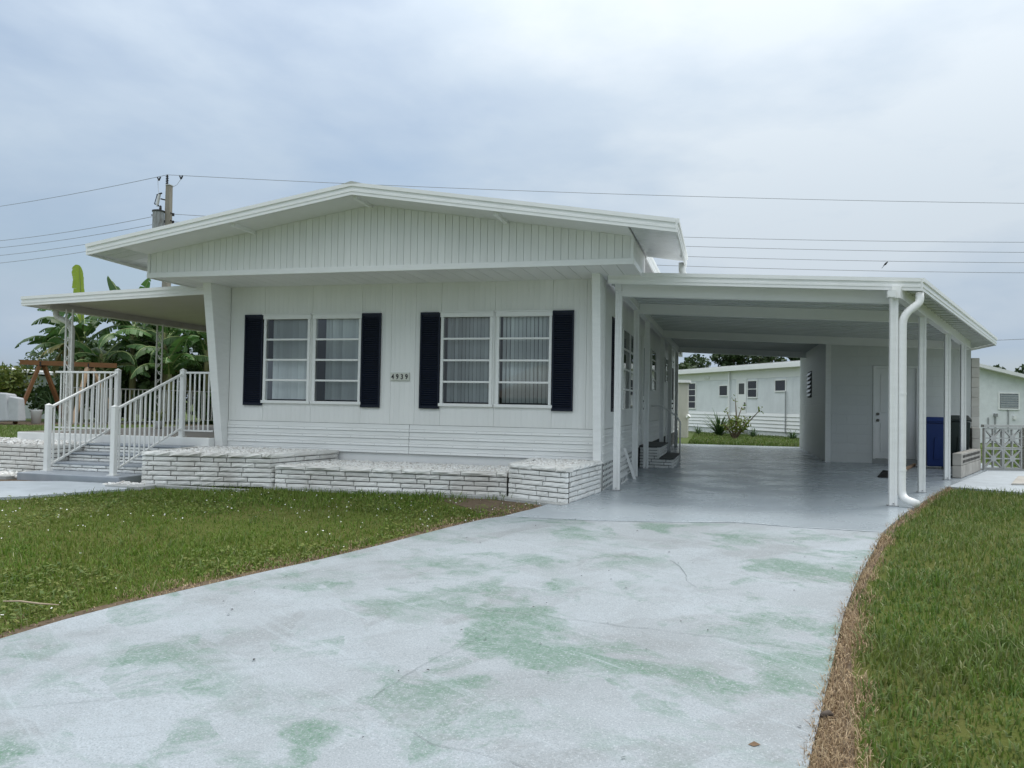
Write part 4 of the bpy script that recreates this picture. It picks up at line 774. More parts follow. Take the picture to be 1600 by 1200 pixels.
MB().tube([(-1.50, 16.2, 1.12), (-1.3, 16.2, 1.12), (-1.0, 16.2, .92), (-.93, 16.2, .80), (-.93, 16.2, .01)], .016, 8).build('rail', M['rail'], sr, smooth=True); MB().tube([(-1.2, 16.2, 1.05), (-1.2, 16.2, .40)], .014, 8).build('upright', M['rail'], sr)

# ================================================================== BINS, BLOCK WALLS, GATE
def bin_(x, y, wd, dp, h, m, label, rot=0.0):
    t = thing('wheeled_bin', label, 'bin', (x, y, 0), 'wheeled bins by the storage room'); c, s = math.cos(rot), math.sin(rot)
    def tf(p): return (x + p[0] * c - p[1] * s, y + p[0] * s + p[1] * c, p[2])
    def lp(k, z, ox=0.0): return [tf((-wd / 2 * k, -dp / 2 * k - ox, z)), tf((wd / 2 * k, -dp / 2 * k - ox, z)), tf((wd / 2 * k, dp / 2, z)), tf((-wd / 2 * k, dp / 2, z))]
    mb = MB(); L1, L2, L3 = lp(.80, .05), lp(.98, h * .88), lp(1.04, h * .88)
    mb.hexa(L1, L2); b_ = mb.build('body', m, t, bevel=.02)
    MB().hexa(lp(1.05, h * .885), lp(1.05, h * .915)).build('rim', m, t, bevel=.008)
    MB().hexa(lp(1.06, h * .918, .02), [tf((-wd * .42, -dp * .40, h)), tf((wd * .42, -dp * .40, h)), tf((wd * .46, dp * .46, h * .97)), tf((-wd * .46, dp * .46, h * .97))]).build('lid', m, t, bevel=.015)
    MB().hexa([tf((-.06, -dp / 2 * .86 - .012, .2)), tf((.06, -dp / 2 * .86 - .012, .2)), tf((.06, -dp / 2 * .8, .2)), tf((-.06, -dp / 2 * .8, .2))], [tf((-.05, -dp / 2 * .95 - .012, h * .6)), tf((.05, -dp / 2 * .95 - .012, h * .6)), tf((.05, -dp / 2 * .88, h * .6)), tf((-.05, -dp / 2 * .88, h * .6))]).build('front_rib', m, b_, bevel=.006)
    for sx in (-1, 1): MB().tube([tf((sx * wd * .40, dp * .40, .11)), tf((sx * (wd * .40 + .05), dp * .40, .11))], .11, 16).build('wheel', M['rubber'], t)
    MB().tube([tf((-wd * .4, dp * .56, h * .9)), tf((wd * .4, dp * .56, h * .9))], .014, 8).build('handle', m, t)
bin_(3.87, 17.2, .42, .56, 1.0, M['binblue'], 'blue wheeled bin behind the carport posts', R_(-3)); bin_(4.265, 17.25, .36, .56, 1.04, M['bingreen'], 'dark green wheeled bin beside the blue one at the storage room', R_(0))
blk = {}
def block(parent, c, L_, W_, H_, ang, m='block'):
    key = (L_, W_, H_, m)
    if key not in blk: blk[key] = MB().box(-L_ / 2, L_ / 2, -W_ / 2, W_ / 2, 0, H_).mesh('block', M[m])
    o = bpy.data.objects.new('block', blk[key]); link(o, parent); o.location = c; o.rotation_euler[2] = ang
    b = o.modifiers.new('bevel', 'BEVEL'); b.width = .008; b.segments = 2; return o
ww = thing('low_block_wall', 'low weathered block wall with pierced slots beside the gate path', 'wall', (3.7, 14.8, 0)); wd_ = Vector((4.55 - 3.66, 17.0 - 14.78)); wl = wd_.length; wd_.normalize(); wa = math.atan2(wd_.y, wd_.x)
for r in range(2):
    for k in range(6):
        s = (k + .5) * wl / 6; block(ww, (3.66 + wd_.x * s, 14.78 + wd_.y * s, .008 + r * .205), round(wl / 6 - .006, 3), .135, .20, wa)

sm_ = MB().box(-.035, .035, -.072, .072, 0, .045).mesh('slot', M['gap'])
for r in range(2):
    for k in range(14):
        s = .18 + k * (wl - .3) / 14; o = bpy.data.objects.new('slot', sm_); link(o, ww); o.location = (3.66 + wd_.x * s, 14.78 + wd_.y * s, .25 + r * .085); o.rotation_euler[2] = wa
        o.scale = (1, .98 + .04, 1)
p1 = thing('block_pier', 'short bare block pier at the left of the gate', 'pier', (4.62, 17.15, 0))
for k in range(4): block(p1, (4.555, 17.16, .006 + k * .2), .14, .2, .196, 0)
p2 = thing('block_pier', 'tall bare block pier at the storage room corner', 'pier', (4.97, 18.2, 0))
for k in range(11): block(p2, (4.815, 18.19, .006 + k * .2), .15, .2, .196, 0, 'paleblock')
p3 = thing('block_pier', 'wide bare block pier at the right of the gate', 'pier', (5.72, 17.6, 0))
for k in range(4): block(p3, (5.74, 17.55, .006 + k * .215), .46, .2, .209, R_(6))
gate = thing('screen_block_gate', 'grey pierced star-pattern screen panel beside the block pier', 'gate', (5.1, 17.4, 0))
def screen_mesh(s):
    mb = MB(); b = .022; mb.box(0, s, -.03, .03, 0, b).box(0, s, -.03, .03, s - b, s).box(0, b, -.03, .03, b, s - b).box(s - b, s, -.03, .03, b, s - b)
    c = s / 2
    for k in range(8):
        a = k * math.pi / 4; r = c - b * .6 if k % 2 == 0 else (c - b) * 1.38
        mb.bar((c + .05 * math.cos(a), 0, c + .05 * math.sin(a)), (c + r * math.cos(a), 0, c + r * math.sin(a)), .024, .045, (0, 1, 0))
    mb.tube([(c, -.024, c), (c, .024, c)], .06, 12); return mb.mesh('screen_block', M['screen'])
sm2 = screen_mesh(.385); ga = math.atan2(17.50 - 17.20, 5.50 - 4.71)
for i in range(2):
    for j in range(2):
        o = bpy.data.objects.new('screen_block', sm2); link(o, gate); o.location = (4.71 + i * .39 * math.cos(ga), 17.18 + i * .39 * math.sin(ga), .03 + j * .39); o.rotation_euler[2] = ga
MB().bar((4.69, 17.17, .845), (5.55, 17.17 + .86 * math.tan(ga), .845), .09, .05).build('top_rail', M['screen'], gate); MB().bar((4.69, 17.17, .012), (5.55, 17.17 + .86 * math.tan(ga), .012), .08, .03).build('bottom_rail', M['screen'], gate)

o = MB().prism([(4.15, 13.75), (4.75, 14.0), (5.1, 15.3), (4.75, 15.4)], .008, .035).build('path_edging', M['block'], None, bevel=.008); tag(o, 'weathered flat block lying on the path before the gate', 'block')
fm = thing('floor_mat', 'crumpled black mat lying on the carport floor by the door', 'mat', (2.5, 14.5, 0))
MB().add([(2.36, 14.3, .012), (2.75, 14.2, .012), (2.95, 15.1, .015), (2.62, 15.3, .06), (2.6, 14.75, .09)], [(0, 1, 4), (1, 2, 4), (2, 3, 4), (3, 0, 4)]).build('mat', M['rubber'], fm)
o = MB().bar((2.95, 15.6, .03), (3.62, 17.7, .03), .05, .04).build('timber_strip', M['palewood']); tag(o, 'bare timber strip lying on the carport floor near the bins', 'timber')

# ================================================================== NEIGHBOURING BUILDINGS
nb_o = Vector((0.56, 35.416, 0)); nu = Vector((0.515, -0.857, 0)); nn_ = Vector((-0.857, -0.515, 0))
def frame(o_, u_, n_):
    def tf(u, d, z): return tuple(o_ + u_ * u + n_ * d + Vector((0, 0, z)))
    def bx(name, m, parent, u0, u1, d0, d1, z0, z1, bevel=0):
        return MB().hexa([tf(u0, d0, z0), tf(u1, d0, z0), tf(u1, d1, z0), tf(u0, d1, z0)], [tf(u0, d0, z1), tf(u1, d0, z1), tf(u1, d1, z1), tf(u0, d1, z1)]).build(name, m, parent, bevel=bevel)
    return tf, bx
tf, nbx = frame(nb_o, nu, nn_)
nbh = thing('neighbour_home', 'white mobile home with small windows seen through the carport', 'house', nb_o)
for k in range(10):
    u = -7.5 + k * 1.22; nbx('wall_panel', M['nbpanel'], nbh, u + .004, u + 1.216, -.04, 0, .93, 2.34)
nbx('wall_core', M['nbpanel'], nbh, -7.5, 4.7, -3.5, -.05, 0.0, 2.7)
for k in range(5): MB().profile([(0, 0), (.01, 0), (.045, -.13), (.01, -.145), (0, -.145)], tf(-7.5, 0, .925 - k * .147), tf(4.7, 0, .925 - k * .147), nn_).build('siding_strip', M['siding'], nbh)
nbx('skirt', M['stucco'], nbh, -7.5, 4.7, -.04, -.005, -.1, .20); nbx('frieze', M['white'], nbh, -7.5, 4.7, -.045, .012, 2.345, 2.70)
nbx('fascia', M['trim'], nbh, -7.9, 4.9, -.1, .36, 2.70, 2.86); nbx('roof', M['roofwhite'], nbh, -7.9, 4.9, -4.0, .34, 2.861, 2.92)
def nwin(u0, u1, z0, z1, rows, m=None, host=None, d=0.0, bx=None, frame_m=None):
    bx = bx or nbx; fm_ = frame_m or M['trim']
    w_ = bx('window', M['glassdark'], host, u0, u1, d + .004, d + .010, z0, z1); f_ = .05
    bx('frame', fm_, w_, u0 - f_, u0, d + .002, d + .035, z0 - f_, z1 + f_); bx('frame', fm_, w_, u1, u1 + f_, d + .002, d + .035, z0 - f_, z1 + f_)
    bx('frame', fm_, w_, u0 + .001, u1 - .001, d + .002, d + .035, z1, z1 + f_); bx('frame', fm_, w_, u0 + .001, u1 - .001, d + .002, d + .045, z0 - f_, z0)
    for k in range(rows):
        za_, zb_ = z0 + (z1 - z0) * k / rows, z0 + (z1 - z0) * (k + 1) / rows
        if k: bx('bar', fm_, w_, u0 + .001, u1 - .001, d + .0105, d + .03, za_ - .014, za_ + .014)
        bx('blind', M['blind'], w_, u0 + .03, u1 - .03, d + .0105, d + .013, za_ + .04, zb_ - .03) if rows < 4 else None
        bx('pane', M['pane'], w_, u0 + .001, u1 - .001, d + .016, d + .018, za_ + .015, zb_ - .015)
    return w_
nwin(-4.86, -4.05, 1.08, 2.24, 4, host=nbh); nwin(-1.86, -1.20, 1.66, 2.08, 1, host=nbh); nwin(.42, 1.07, 1.58, 2.24, 2, host=nbh); nwin(2.38, 3.04, 1.82, 2.22, 1, host=nbh)
nd = nbx('door', M['white'], nbh, -.36, .30, .002, .03, .32, 2.27); nbx('door_light', M['glassdark'], nd, -.26, .16, .0305, .036, 1.70, 2.16); nbx('door_frame', M['trim'], nd, -.44, -.365, .002, .04, .30, 2.34); nbx('door_frame', M['trim'], nd, -.364, .36, .002, .04, 2.275, 2.34)
for z in (1.12, 1.32): nbx('knob', M['knob'], nd, .20, .26, .0305, .07, z - .03, z + .03)
nbx('drain_pipe', M['trim'], nbh, -1.0, -.93, .05, .11, .35, 2.70); nbx('conduit', M['metal'], nbh, 3.10, 3.14, .05, .08, .15, 1.80); nbx('vent', M['soffit'], nbh, -3.2, -2.75, .013, .05, 2.42, 2.52)
nbx('door_step', M['concrete'], nbh, -.5, .5, .06, .8, -.05, .16)
# grey-white shed at the home's far corner
tb = thing('utility_closet', 'narrow tan metal closet at the back corner beyond the carport', 'cabinet', (-1.9, 30.7, 0))
box('body', M['tan'], tb, -2.7, -1.50, 30.6, 31.6, -.05, 2.02); box('roof', M['roofwhite'], tb, -2.75, -1.42, 30.5, 31.7, 2.02, 2.12); MB().tube([(-1.5, 30.55, .72), (-1.42, 30.5, .80)], .07, 8).build('vent_hood', M['trim'], tb)
# right neighbour: stucco gable end
ro = Vector((9.07, 33.5, 0)); ru = Vector((0.965, 0.262, 0)); rn = Vector((0.262, -0.965, 0)); tf2, rbx = frame(ro, ru, rn)
rh = thing('neighbour_house', 'white stucco house with a louvred window beyond the gate', 'house', ro)
zz = lambda u: 2.74 - .225 * u if u > -4 else 2.74 + .9 - .225 * (-4 - u)
us = [-3.2, -2, 1.65, 4.5]
MB().add([tf2(u, 0, -.05) for u in us] + [tf2(u, 0, zz(u)) for u in us] + [tf2(u, -6, -.05) for u in us] + [tf2(u, -6, zz(u)) for u in us],
         [(0, 1, 5, 4), (1, 2, 6, 5), (2, 3, 7, 6), (3, 11, 15, 7), (8, 0, 4, 12)]).build('wall', M['stucco'], rh)
for (a, b) in ((-3.4, 5.0),):
    MB().hexa([tf2(a, .35, zz(a)), tf2(b, .35, zz(b)), tf2(b, -6.3, zz(b)), tf2(a, -6.3, zz(a))], [tf2(a, .35, zz(a) + .13), tf2(b, .35, zz(b) + .13), tf2(b, -6.3, zz(b) + .13), tf2(a, -6.3, zz(a) + .13)]).build('roof', M['roofwhite'], rh)
nwin(.72, 1.42, 1.27, 1.82, 1, host=rh, bx=rbx); wv = None
for k in range(6): rbx('louvre', M['metal'], rh, .735, 1.405, .021, .04, 1.285 + k * .088, 1.345 + k * .088)
rbx('meter_box', M['soffit'], rh, 1.22, 1.32, .005, .07, .86, 1.0); rbx('conduit', M['metal'], rh, 1.03, 1.06, .005, .05, .3, 1.22); rbx('conduit', M['metal'], rh, .54, .57, .005, .06, .3, .95); rbx('meter', M['steelgrey'], rh, .50, .60, .005, .12, .95, 1.07); rbx('hose_pipe', M['metal'], rh, .28, .31, .005, .05, .5, .92)
# left neighbour: pale house behind the swing frame
lo_ = Vector((-34.2, 32.2, 0)); tf3, lbx = frame(lo_, Vector((0.965, 0.262, 0)), Vector((0.262, -0.965, 0)))
lh = thing('neighbour_house', 'low pale green house with white roof behind the swing frame', 'house', lo_)
lbx('wall', M['greenwall'], lh, -6, 3.2, -5, 0, -.05, 2.1)
MB().hexa([tf3(-6.4, .5, 2.72), tf3(3.7, .5, 2.0), tf3(3.7, -5.4, 2.0), tf3(-6.4, -5.4, 2.72)], [tf3(-6.4, .5, 2.86), tf3(3.7, .5, 2.14), tf3(3.7, -5.4, 2.14), tf3(-6.4, -5.4, 2.86)]).build('roof', M['roofwhite'], lh)
nwin(-1.2, -.4, .95, 1.6, 1, host=lh, bx=lbx)
# the house across the street, behind the photographer: only its reflection shows in the panes
oh = thing('street_house', 'pale house with tan roof across the street, mirrored in the window panes', 'house', (-4, -27, 0))
box('wall', M['greenwall'], oh, -14, 6, -34, -27, -.6, 2.1); MB().hexa([(-14.6, -34.6, 2.1), (6.6, -34.6, 2.1), (6.6, -26.4, 2.1), (-14.6, -26.4, 2.1)], [(-12, -31, 3.7), (4, -31, 3.7), (4, -30, 3.7), (-12, -30, 3.7)]).build('roof', mat('tan_roof', (0.30, 0.26, 0.22), .9, .1), oh)
for x in (-11, -6.5, -2, 2.5): box('window', M['glassdark'], oh, x, x + 1.4, -26.99, -26.95, .6, 1.7)

# ================================================================== POLE, WIRES, BIRD
po = thing('utility_pole', 'weathered utility pole with grey transformer rising behind the roof', 'pole', (-27.13, 33.83, 0)); px_, py_ = -27.13, 33.83
MB().hexa([(px_ - .2, py_ - .2, -.3), (px_ + .2, py_ - .2, -.3), (px_ + .2, py_ + .2, -.3), (px_ - .2, py_ + .2, -.3)], [(px_ - .115, py_ - .115, 11.73), (px_ + .115, py_ - .115, 11.73), (px_ + .115, py_ + .115, 11.73), (px_ - .115, py_ + .115, 11.73)]).build('shaft', M['pole'], po)
box('pole_cap', M['porcelain'], po, px_ - .14, px_ + .14, py_ - .14, py_ + .14, 11.73, 11.76)
pr_ = [(.03, 11.74)]
for k in range(5): pr_ += [(.035, 11.80 + k * .085), (.085, 11.83 + k * .085), (.035, 11.86 + k * .085)]
MB().lathe((px_ - .1, py_ - .04, 0), pr_ + [(.05, 12.24), (.03, 12.28)], 10).build('insulator', M['black'], po)
tx, ty = px_ - .36, py_ - .28
tr_ = MB().lathe((tx, ty, 0), [(.25, 9.2), (.27, 9.3), (.27, 10.34), (.30, 10.36), (.30, 10.42), (.0, 10.47)], 18).build('transformer', M['steelgrey'], po, smooth=False)
MB().lathe((tx, ty, 0), [(.305, 10.35), (.305, 10.41), (.1, 10.48)], 18).build('lid', M['black'], tr_); MB().lathe((tx + .15, ty - .05, 0), [(.05, 10.44), (.07, 10.50), (.05, 10.55), (.065, 10.60), (.03, 10.66)], 8).build('bushing', M['black'], tr_)
MB().bar((tx - .40, ty, 10.22), (tx - .26, ty, 10.2), .06).build('terminal', M['black'], tr_); MB().bar((px_, py_, 9.9), (tx, ty, 9.9), .1, .12).build('bracket', M['black'], po)
fc = MB().bar((px_ - .56, py_ - .15, 10.72), (px_ - .44, py_ - .15, 11.28), .10).build('fuse_cutout', M['porcelain'], po)
MB().bar((px_ - .50, py_ - .15, 11.28), (px_ - .30, py_ - .15, 11.33), .06).bar((px_ - .68, py_ - .15, 10.80), (px_ - .46, py_ - .15, 10.70), .06).bar((px_ - .72, py_ - .15, 10.80), (px_ - .58, py_ - .15, 11.24), .03).bar((px_ - .6, py_ - .15, 11.25), (px_ - .4, py_ - .15, 11.3), .05).build('clamp', M['black'], fc)
MB().bar((px_ - .40, py_ - .1, 11.06), (px_ - .05, py_, 10.98), .06).build('arm', M['black'], po)
for k, z in enumerate((10.28, 9.9)): MB().tube([(px_ + .12, py_, z + .08), (px_ + .30, py_, z)], .03, 6).tube([(px_ + .28, py_, z + .05), (px_ + .28, py_, z - .09)], .06, 8).build('spool', M['black'], po)
for sx in (-.62, .68): MB().bar((px_ + sx - .09, py_, 12.20), (px_ + sx, py_, 12.02), .05).bar((px_ + sx + .09, py_, 12.20), (px_ + sx, py_, 12.02), .05).build('tap_clamp', M['black'], po)
MB().tube([(px_ - .60, py_ - .1, 12.05), (px_ - .55, py_ - .12, 11.6), (px_ - .47, py_ - .15, 11.33)], .012, 5).tube([(px_ + .68, py_, 12.02), (px_ + .45, py_, 11.75), (px_ + .14, py_, 11.62)], .010, 5).tube([(px_ - .60, py_ - .15, 10.68), (px_ - .35, py_ - .2, 10.62), (tx + .16, ty - .05, 10.64)], .012, 5).build('lead', M['metal'], po)
def wire(a, b, sag, label, r=.013):
    a, b = Vector(a), Vector(b); pts = []
    for t_ in np.linspace(0, 1, 22): p = a.lerp(b, t_); p.z -= sag * 4 * t_ * (1 - t_); pts.append(p)
    o = MB().tube(pts, r, 5).build('power_line', M['wire']); tag(o, label, 'wire', 'power lines between the poles'); return o
def ext(a, b, k): a, b = Vector(a), Vector(b); return a + (b - a) * k
P0 = (px_ - .1, py_ - .04, 12.27)
wire(P0, ext(P0, (-41.45, 37.16, 12.44), 1.8), .25, 'highest overhead wire running left from the pole top'); wire(P0, ext(P0, (15.01, 47.83, 12.47), 1.25), .35, 'highest overhead wire running right from the pole top above the roof ridge')
for k, (zl, zp) in enumerate(((10.52, 10.2), (10.11, 9.8), (9.65, 9.45), (9.2, 9.1))):
    a = (px_ - .45 if k < 2 else px_, py_ - .2, zp); nm = ['second', 'third', 'fourth', 'lowest'][k]
    wire(a, ext(a, (-41.43, 37.23, zl), 1.8), .35, f'{nm} overhead wire running left from the transformer pole')
for k, (zr, zm, zp) in enumerate(((10.57, 9.93, 10.28), (10.03, 9.41, 9.9), (9.48, 8.88, 9.4), (8.94, 8.36, 8.95))):
    a = (px_ + .3, py_, zp); nm = ['uppermost', 'second', 'third', 'lowest'][k]
    wire(a, ext(a, (15.04, 47.9, zr), 1.3), .55, f'{nm} of the four parallel wires over the carport roof')
wire((13.0, 50.1, 5.1), (30, 54.6, 6.4), .1, 'short low wire at the right edge above the stucco house', .015)
bd = thing('bird', 'small dark bird perched on the lowest wire above the carport', 'bird', (7.82, 45.35, 8.66))
MB().tube([(7.71, 45.31, 8.66), (7.77, 45.33, 8.72), (7.82, 45.35, 8.77), (7.87, 45.37, 8.83), (7.90, 45.38, 8.87), (7.935, 45.39, 8.89), (7.975, 45.40, 8.89)], [.008, .024, .050, .046, .028, .030, .004], 8).build('body', M['bird'], bd, smooth=True)
MB().bar((7.64, 45.28, 8.55), (7.76, 45.32, 8.70), .035, .010).build('tail', M['bird'], bd)

# ================================================================== VEGETATION
def leaf_cloud(name, centers, radii, n, size, m, parent, flat=.0, aspect=.5):
    C_ = np.array(centers, float); Rr = np.array(radii, float); w_ = (Rr[:, 0] * Rr[:, 1] * Rr[:, 2]); idx = rng.choice(len(C_), n, p=w_ / w_.sum())
    d = rng.normal(size=(n, 3)); d /= np.linalg.norm(d, axis=1, keepdims=True); r = rng.uniform(.35, 1.0, (n, 1)) ** .55
    P = C_[idx] + d * r * Rr[idx]
    a = rng.normal(size=(n, 3)); a[:, 2] *= (1 - flat); a /= np.linalg.norm(a, axis=1, keepdims=True); b = np.cross(a, rng.normal(size=(n, 3))); b /= np.linalg.norm(b, axis=1, keepdims=True)
    s = size * rng.uniform(.6, 1.4, (n, 1)); V = np.stack([P - a * s, P + b * s * aspect, P + a * s, P - b * s * aspect], 1).reshape(-1, 3)
    k = np.arange(n)[:, None] * 4; T = np.concatenate([k + [0, 1, 2], k + [0, 2, 3]], 0)
    return tri_mesh(name, V, T, m, parent)
def tree(name, label, x, y, h, cr, m, n, size, group=None, trunk=.25, lobes=9, seed=0, low=.35, cat='tree'):
    r = random.Random(seed); t = thing(name, label, cat, (x, y, 0), group); cs, rs = [], []; mb = MB()
    top = h * low; mb.tube([(x, y, -.1), (x + r.uniform(-.1, .1), y, top * .6), (x + r.uniform(-.2, .2), y, top)], [trunk, trunk * .8, trunk * .65], 8)
    for k in range(lobes):
        a = k * 2.4 + r.random(); q = cr * (.25 + .55 * r.random()); z = h * (low + .12 + (1 - low - .22) * (k + r.random()) / lobes); f_ = .36 + .22 * r.random()
        c = (x + q * math.cos(a), y + q * math.sin(a), z); cs.append(c); rs.append((cr * f_, cr * f_, cr * f_ * .62)); mb.tube([(x, y, top * .9), ((x + c[0]) / 2, (y + c[1]) / 2, (top + z) / 2 + .1), c], [trunk * .5, trunk * .3, trunk * .1], 5)
    mb.build('trunk', M['bark'], t); leaf_cloud('crown', cs, rs, n, size, m, t); return t
for k, (x, y, h, c, lb) in enumerate(((-3.2, 63.3, 5.2, 2.0, 'rounded dark oak left in the view through the carport'), (0.0, 64.2, 5.8, 1.6, 'small open-crowned oak left of the taller middle oak'), (2.3, 64.8, 6.7, 2.3, 'taller broad oak in the middle of the carport view'), (5.6, 66.0, 6.1, 1.5, 'low thin oak over the right part of the white home'), (8.4, 66.4, 6.0, 1.7, 'low oak next to the storage room wall'), (11.0, 67, 6.5, 1.7, 'dark oak crown just left of the storage room wall'))):
    tree('oak_tree', lb, x, y, h, c, M['oak'], 2600, .17, 'oaks behind the white neighbouring home', .2, 11, k, .3)
tree('oak_tree', 'small dark oak top above the stucco house beside the storage room', 20.0, 69.5, 4.9, 1.5, M['oak'], 1800, .17, 'oaks behind the stucco house', .2, 8, 21, .3); tree('oak_tree', 'larger dark oak above the stucco house at the right edge', 24.2, 70.2, 5.7, 2.6, M['oak'], 3200, .18, 'oaks behind the stucco house', .22, 10, 22, .3)
# bananas
def banana_leaf(base, az, el, Ln, wd, droop, m, parent, splits=.5, seed=0, name='leaf', blunt=False, roll=0.0):
    r = random.Random(seed); n = 26; P = []; p = Vector(base); h = Vector((math.cos(az), math.sin(az), 0)); e_ = el
    for i in range(n + 1):
        P.append(p.copy()); e_ -= droop / n * (0.4 + 1.2 * i / n); p = p + (h * math.cos(e_) + Vector((0, 0, 1)) * math.sin(e_)) * (Ln / n)
    side = Vector((-h.y, h.x, 0)); mb = MB(); i0 = 3
    if roll: side = side * math.cos(roll) + side.cross(P[n // 2] - P[0]).normalized() * math.sin(roll)
    for sg in (-1, 1):
        hang = r.uniform(.15, .55); drop_run = 0.0
        for i in range(i0, n):
            t0, t1 = (i - i0) / (n - i0), (i + 1 - i0) / (n - i0)
            wf = lambda t_: wd * (max(0.0, math.sin(math.pi * min(1, (t_ * .93 + .07)) ** .8)) ** .6) * (1 if t_ < .97 else .35)
            if blunt: wf = lambda t_: wd * min(1, .45 + t_ * 1.2) * math.sqrt(max(0.12, 1 - max(0, (t_ - .86) / .16) ** 2)); hang = .1 if sg < 0 else .95; wob = r.uniform(.84, 1.05)
            if r.random() < splits: hang = min(1.3, max(.1, hang + r.uniform(-.45, .55))); gap = r.uniform(.12, .5)
            else: gap = 0.0
            def edge_(q, t_): w2 = wf(t_) * (wob if blunt else 1); return q + side * sg * w2 * math.cos(hang) - Vector((0, 0, 1)) * w2 * math.sin(hang) + (P[i + 1] - P[i]).normalized() * w2 * .25
            a0, a1 = P[i], P[i + 1]; b0, b1 = edge_(a0, t0), edge_(a1, t1); b0 = b0.lerp(b1, gap)
            mid0, mid1 = a0.lerp(b0, .5) + Vector((0, 0, wf(t0) * .07)), a1.lerp(b1, .5) + Vector((0, 0, wf(t1) * .07))
            mb.add([a0, a1, mid1, b1, b0, mid0], [(0, 1, 2, 5), (5, 2, 3, 4)])
    o = mb.build(name, m, parent); MB().tube([q for q in P[::3]] + [P[-1]], [.045 * (1 - .85 * i / (len(P[::3]))) for i in range(len(P[::3]) + 1)], 5).build('midrib', M['rib'], o); return o
def banana(x, y, h, label, nleaf, seed, erect=False, lmax=2.6, azs=None, up=0):
    r = random.Random(seed); t = thing('banana_plant', label, 'plant', (x, y, 0), 'banana plants beyond the porch')
    MB().tube([(x, y, -.1), (x + .05, y, h * .5), (x + r.uniform(-.15, .15), y, h)], [.17, .13, .075], 10).build('stem', M['bananastem'], t, smooth=True)
    for k in range(nleaf):
        az = azs[k] if azs and k < len(azs) else k * 2.4 + r.uniform(-.4, .4); el = r.uniform(.5, 1.25); dry = r.random() < .05
        banana_leaf((x, y, h - .1 - .09 * k + (0 if not dry else -.5)), az, el if not dry else .1, r.uniform(.75, 1.0) * lmax, r.uniform(.30, .42), r.uniform(1.3, 2.4) if not dry else 2.2, M['bananadry'] if dry else M['bananaleaf'], t, r.uniform(.3, .75), seed * 31 + k)
    for k in range(up): banana_leaf((x, y, h + .1), AZL + (0, math.pi)[k], (1.16, 1.36)[k], (2.5, 2.25)[k], .33, .25, M['bananaleaf'], t, .25, 900 + k, roll=1.1)
    if erect: banana_leaf((x, y, h - .2), math.atan2(-.965, .262) - .15, 1.46, 2.75, .40, .02, M['banananew'], t, 0.0, seed * 7, 'new_leaf', True)
    return t
AZL = math.atan2(-.262, -.965)                             # towards the left of the picture
banana(-27.45, 28.9, 4.3, 'tall banana plant with an upright yellow-green new leaf above the awning', 12, 1, True, 3.1, [AZL, AZL + .12, AZL - .3, AZL + .5])
banana(-28.7, 29.9, 3.4, 'shorter banana plant at the left with ragged drooping leaves', 11, 2, False, 2.9, [AZL, AZL - .2, AZL + .3])
banana(-25.9, 30.2, 4.3, 'banana plant whose two dark leaf tips show above the awning', 13, 3, False, 3.0, up=2); banana(-24.2, 30.3, 4.0, 'banana plant behind the second iron post', 13, 4, False, 2.9)
banana(-22.6, 30.9, 4.0, 'banana plant at the right, half hidden by the corner fin', 12, 5, False, 2.9); banana(-25.3, 31.5, 4.9, 'tall banana plant standing behind the others near the second iron post', 11, 6, False, 2.6)
banana(-23.3, 29.4, 2.9, 'low banana plant behind the porch railing', 11, 7, False, 2.6); banana(-26.6, 29.2, 3.0, 'low banana plant behind the swing frame', 11, 8, False, 2.6); banana(-21.6, 31.9, 4.2, 'banana plant glimpsed between awning and corner fin', 11, 9, False, 2.8)
# dense shrubs behind and beside them
def shrub(x, y, h, rx, label, m, n, size, seed, group=None, cat='shrub', name='shrub'):
    r = random.Random(seed); t = thing(name, label, cat, (x, y, 0), group); cs, rs = [], []; mb = MB()
    for k in range(7):
        a = k * 2.4; q = rx * .55 * r.random(); c = (x + q * math.cos(a), y + q * math.sin(a), h * (.3 + .45 * r.random())); cs.append(c); rs.append((rx * .6, rx * .6, h * .32)); mb.tube([(x, y, -.05), c], [.05, .02], 5)
    mb.build('stems', M['bark'], t); leaf_cloud('foliage', cs, rs, n, size, m, t); return t
G_ = 'shrubs behind the banana plants'
for k, (x, y, h, rx, lb) in enumerate(((-29.4, 32.0, 4.0, 2.0, 'dark leafy shrub behind the left banana plants'), (-26.8, 32.8, 5.0, 2.2, 'dark leafy shrub behind the tall banana plant'), (-24.0, 33.6, 5.2, 2.4, 'dark leafy shrub behind the middle bananas'), (-21.4, 33.6, 4.6, 2.2, 'dark leafy shrub next to the corner fin'), (-22.3, 31.5, 2.0, 1.5, 'low leafy shrub behind the right railing'), (-25.0, 30.9, 1.9, 1.5, 'low leafy shrub behind the stair railing'), (-27.8, 31.0, 2.0, 1.5, 'low leafy shrub behind the swing post'))):
    shrub(x, y, h, rx, lb, M['bush'], 4200, .15, 40 + k, G_)
shrub(-31.2, 28.6, 2.6, 1.3, 'bright yellow-green shrub at the far left edge', M['bushlight'], 2400, .10, 60); shrub(-29.9, 29.6, 1.8, 1.1, 'green shrub between the tarp and the swing leg', M['bush'], 1800, .10, 61)
shrub(-36.5, 36.2, 3.6, 2.2, 'rounded dark tree top at the left edge above the pale house', M['oak'], 2600, .14, 62); shrub(-33.2, 38.0, 3.4, 2.2, 'dark tree mass behind the pale house roof', M['oak'], 2600, .14, 63)
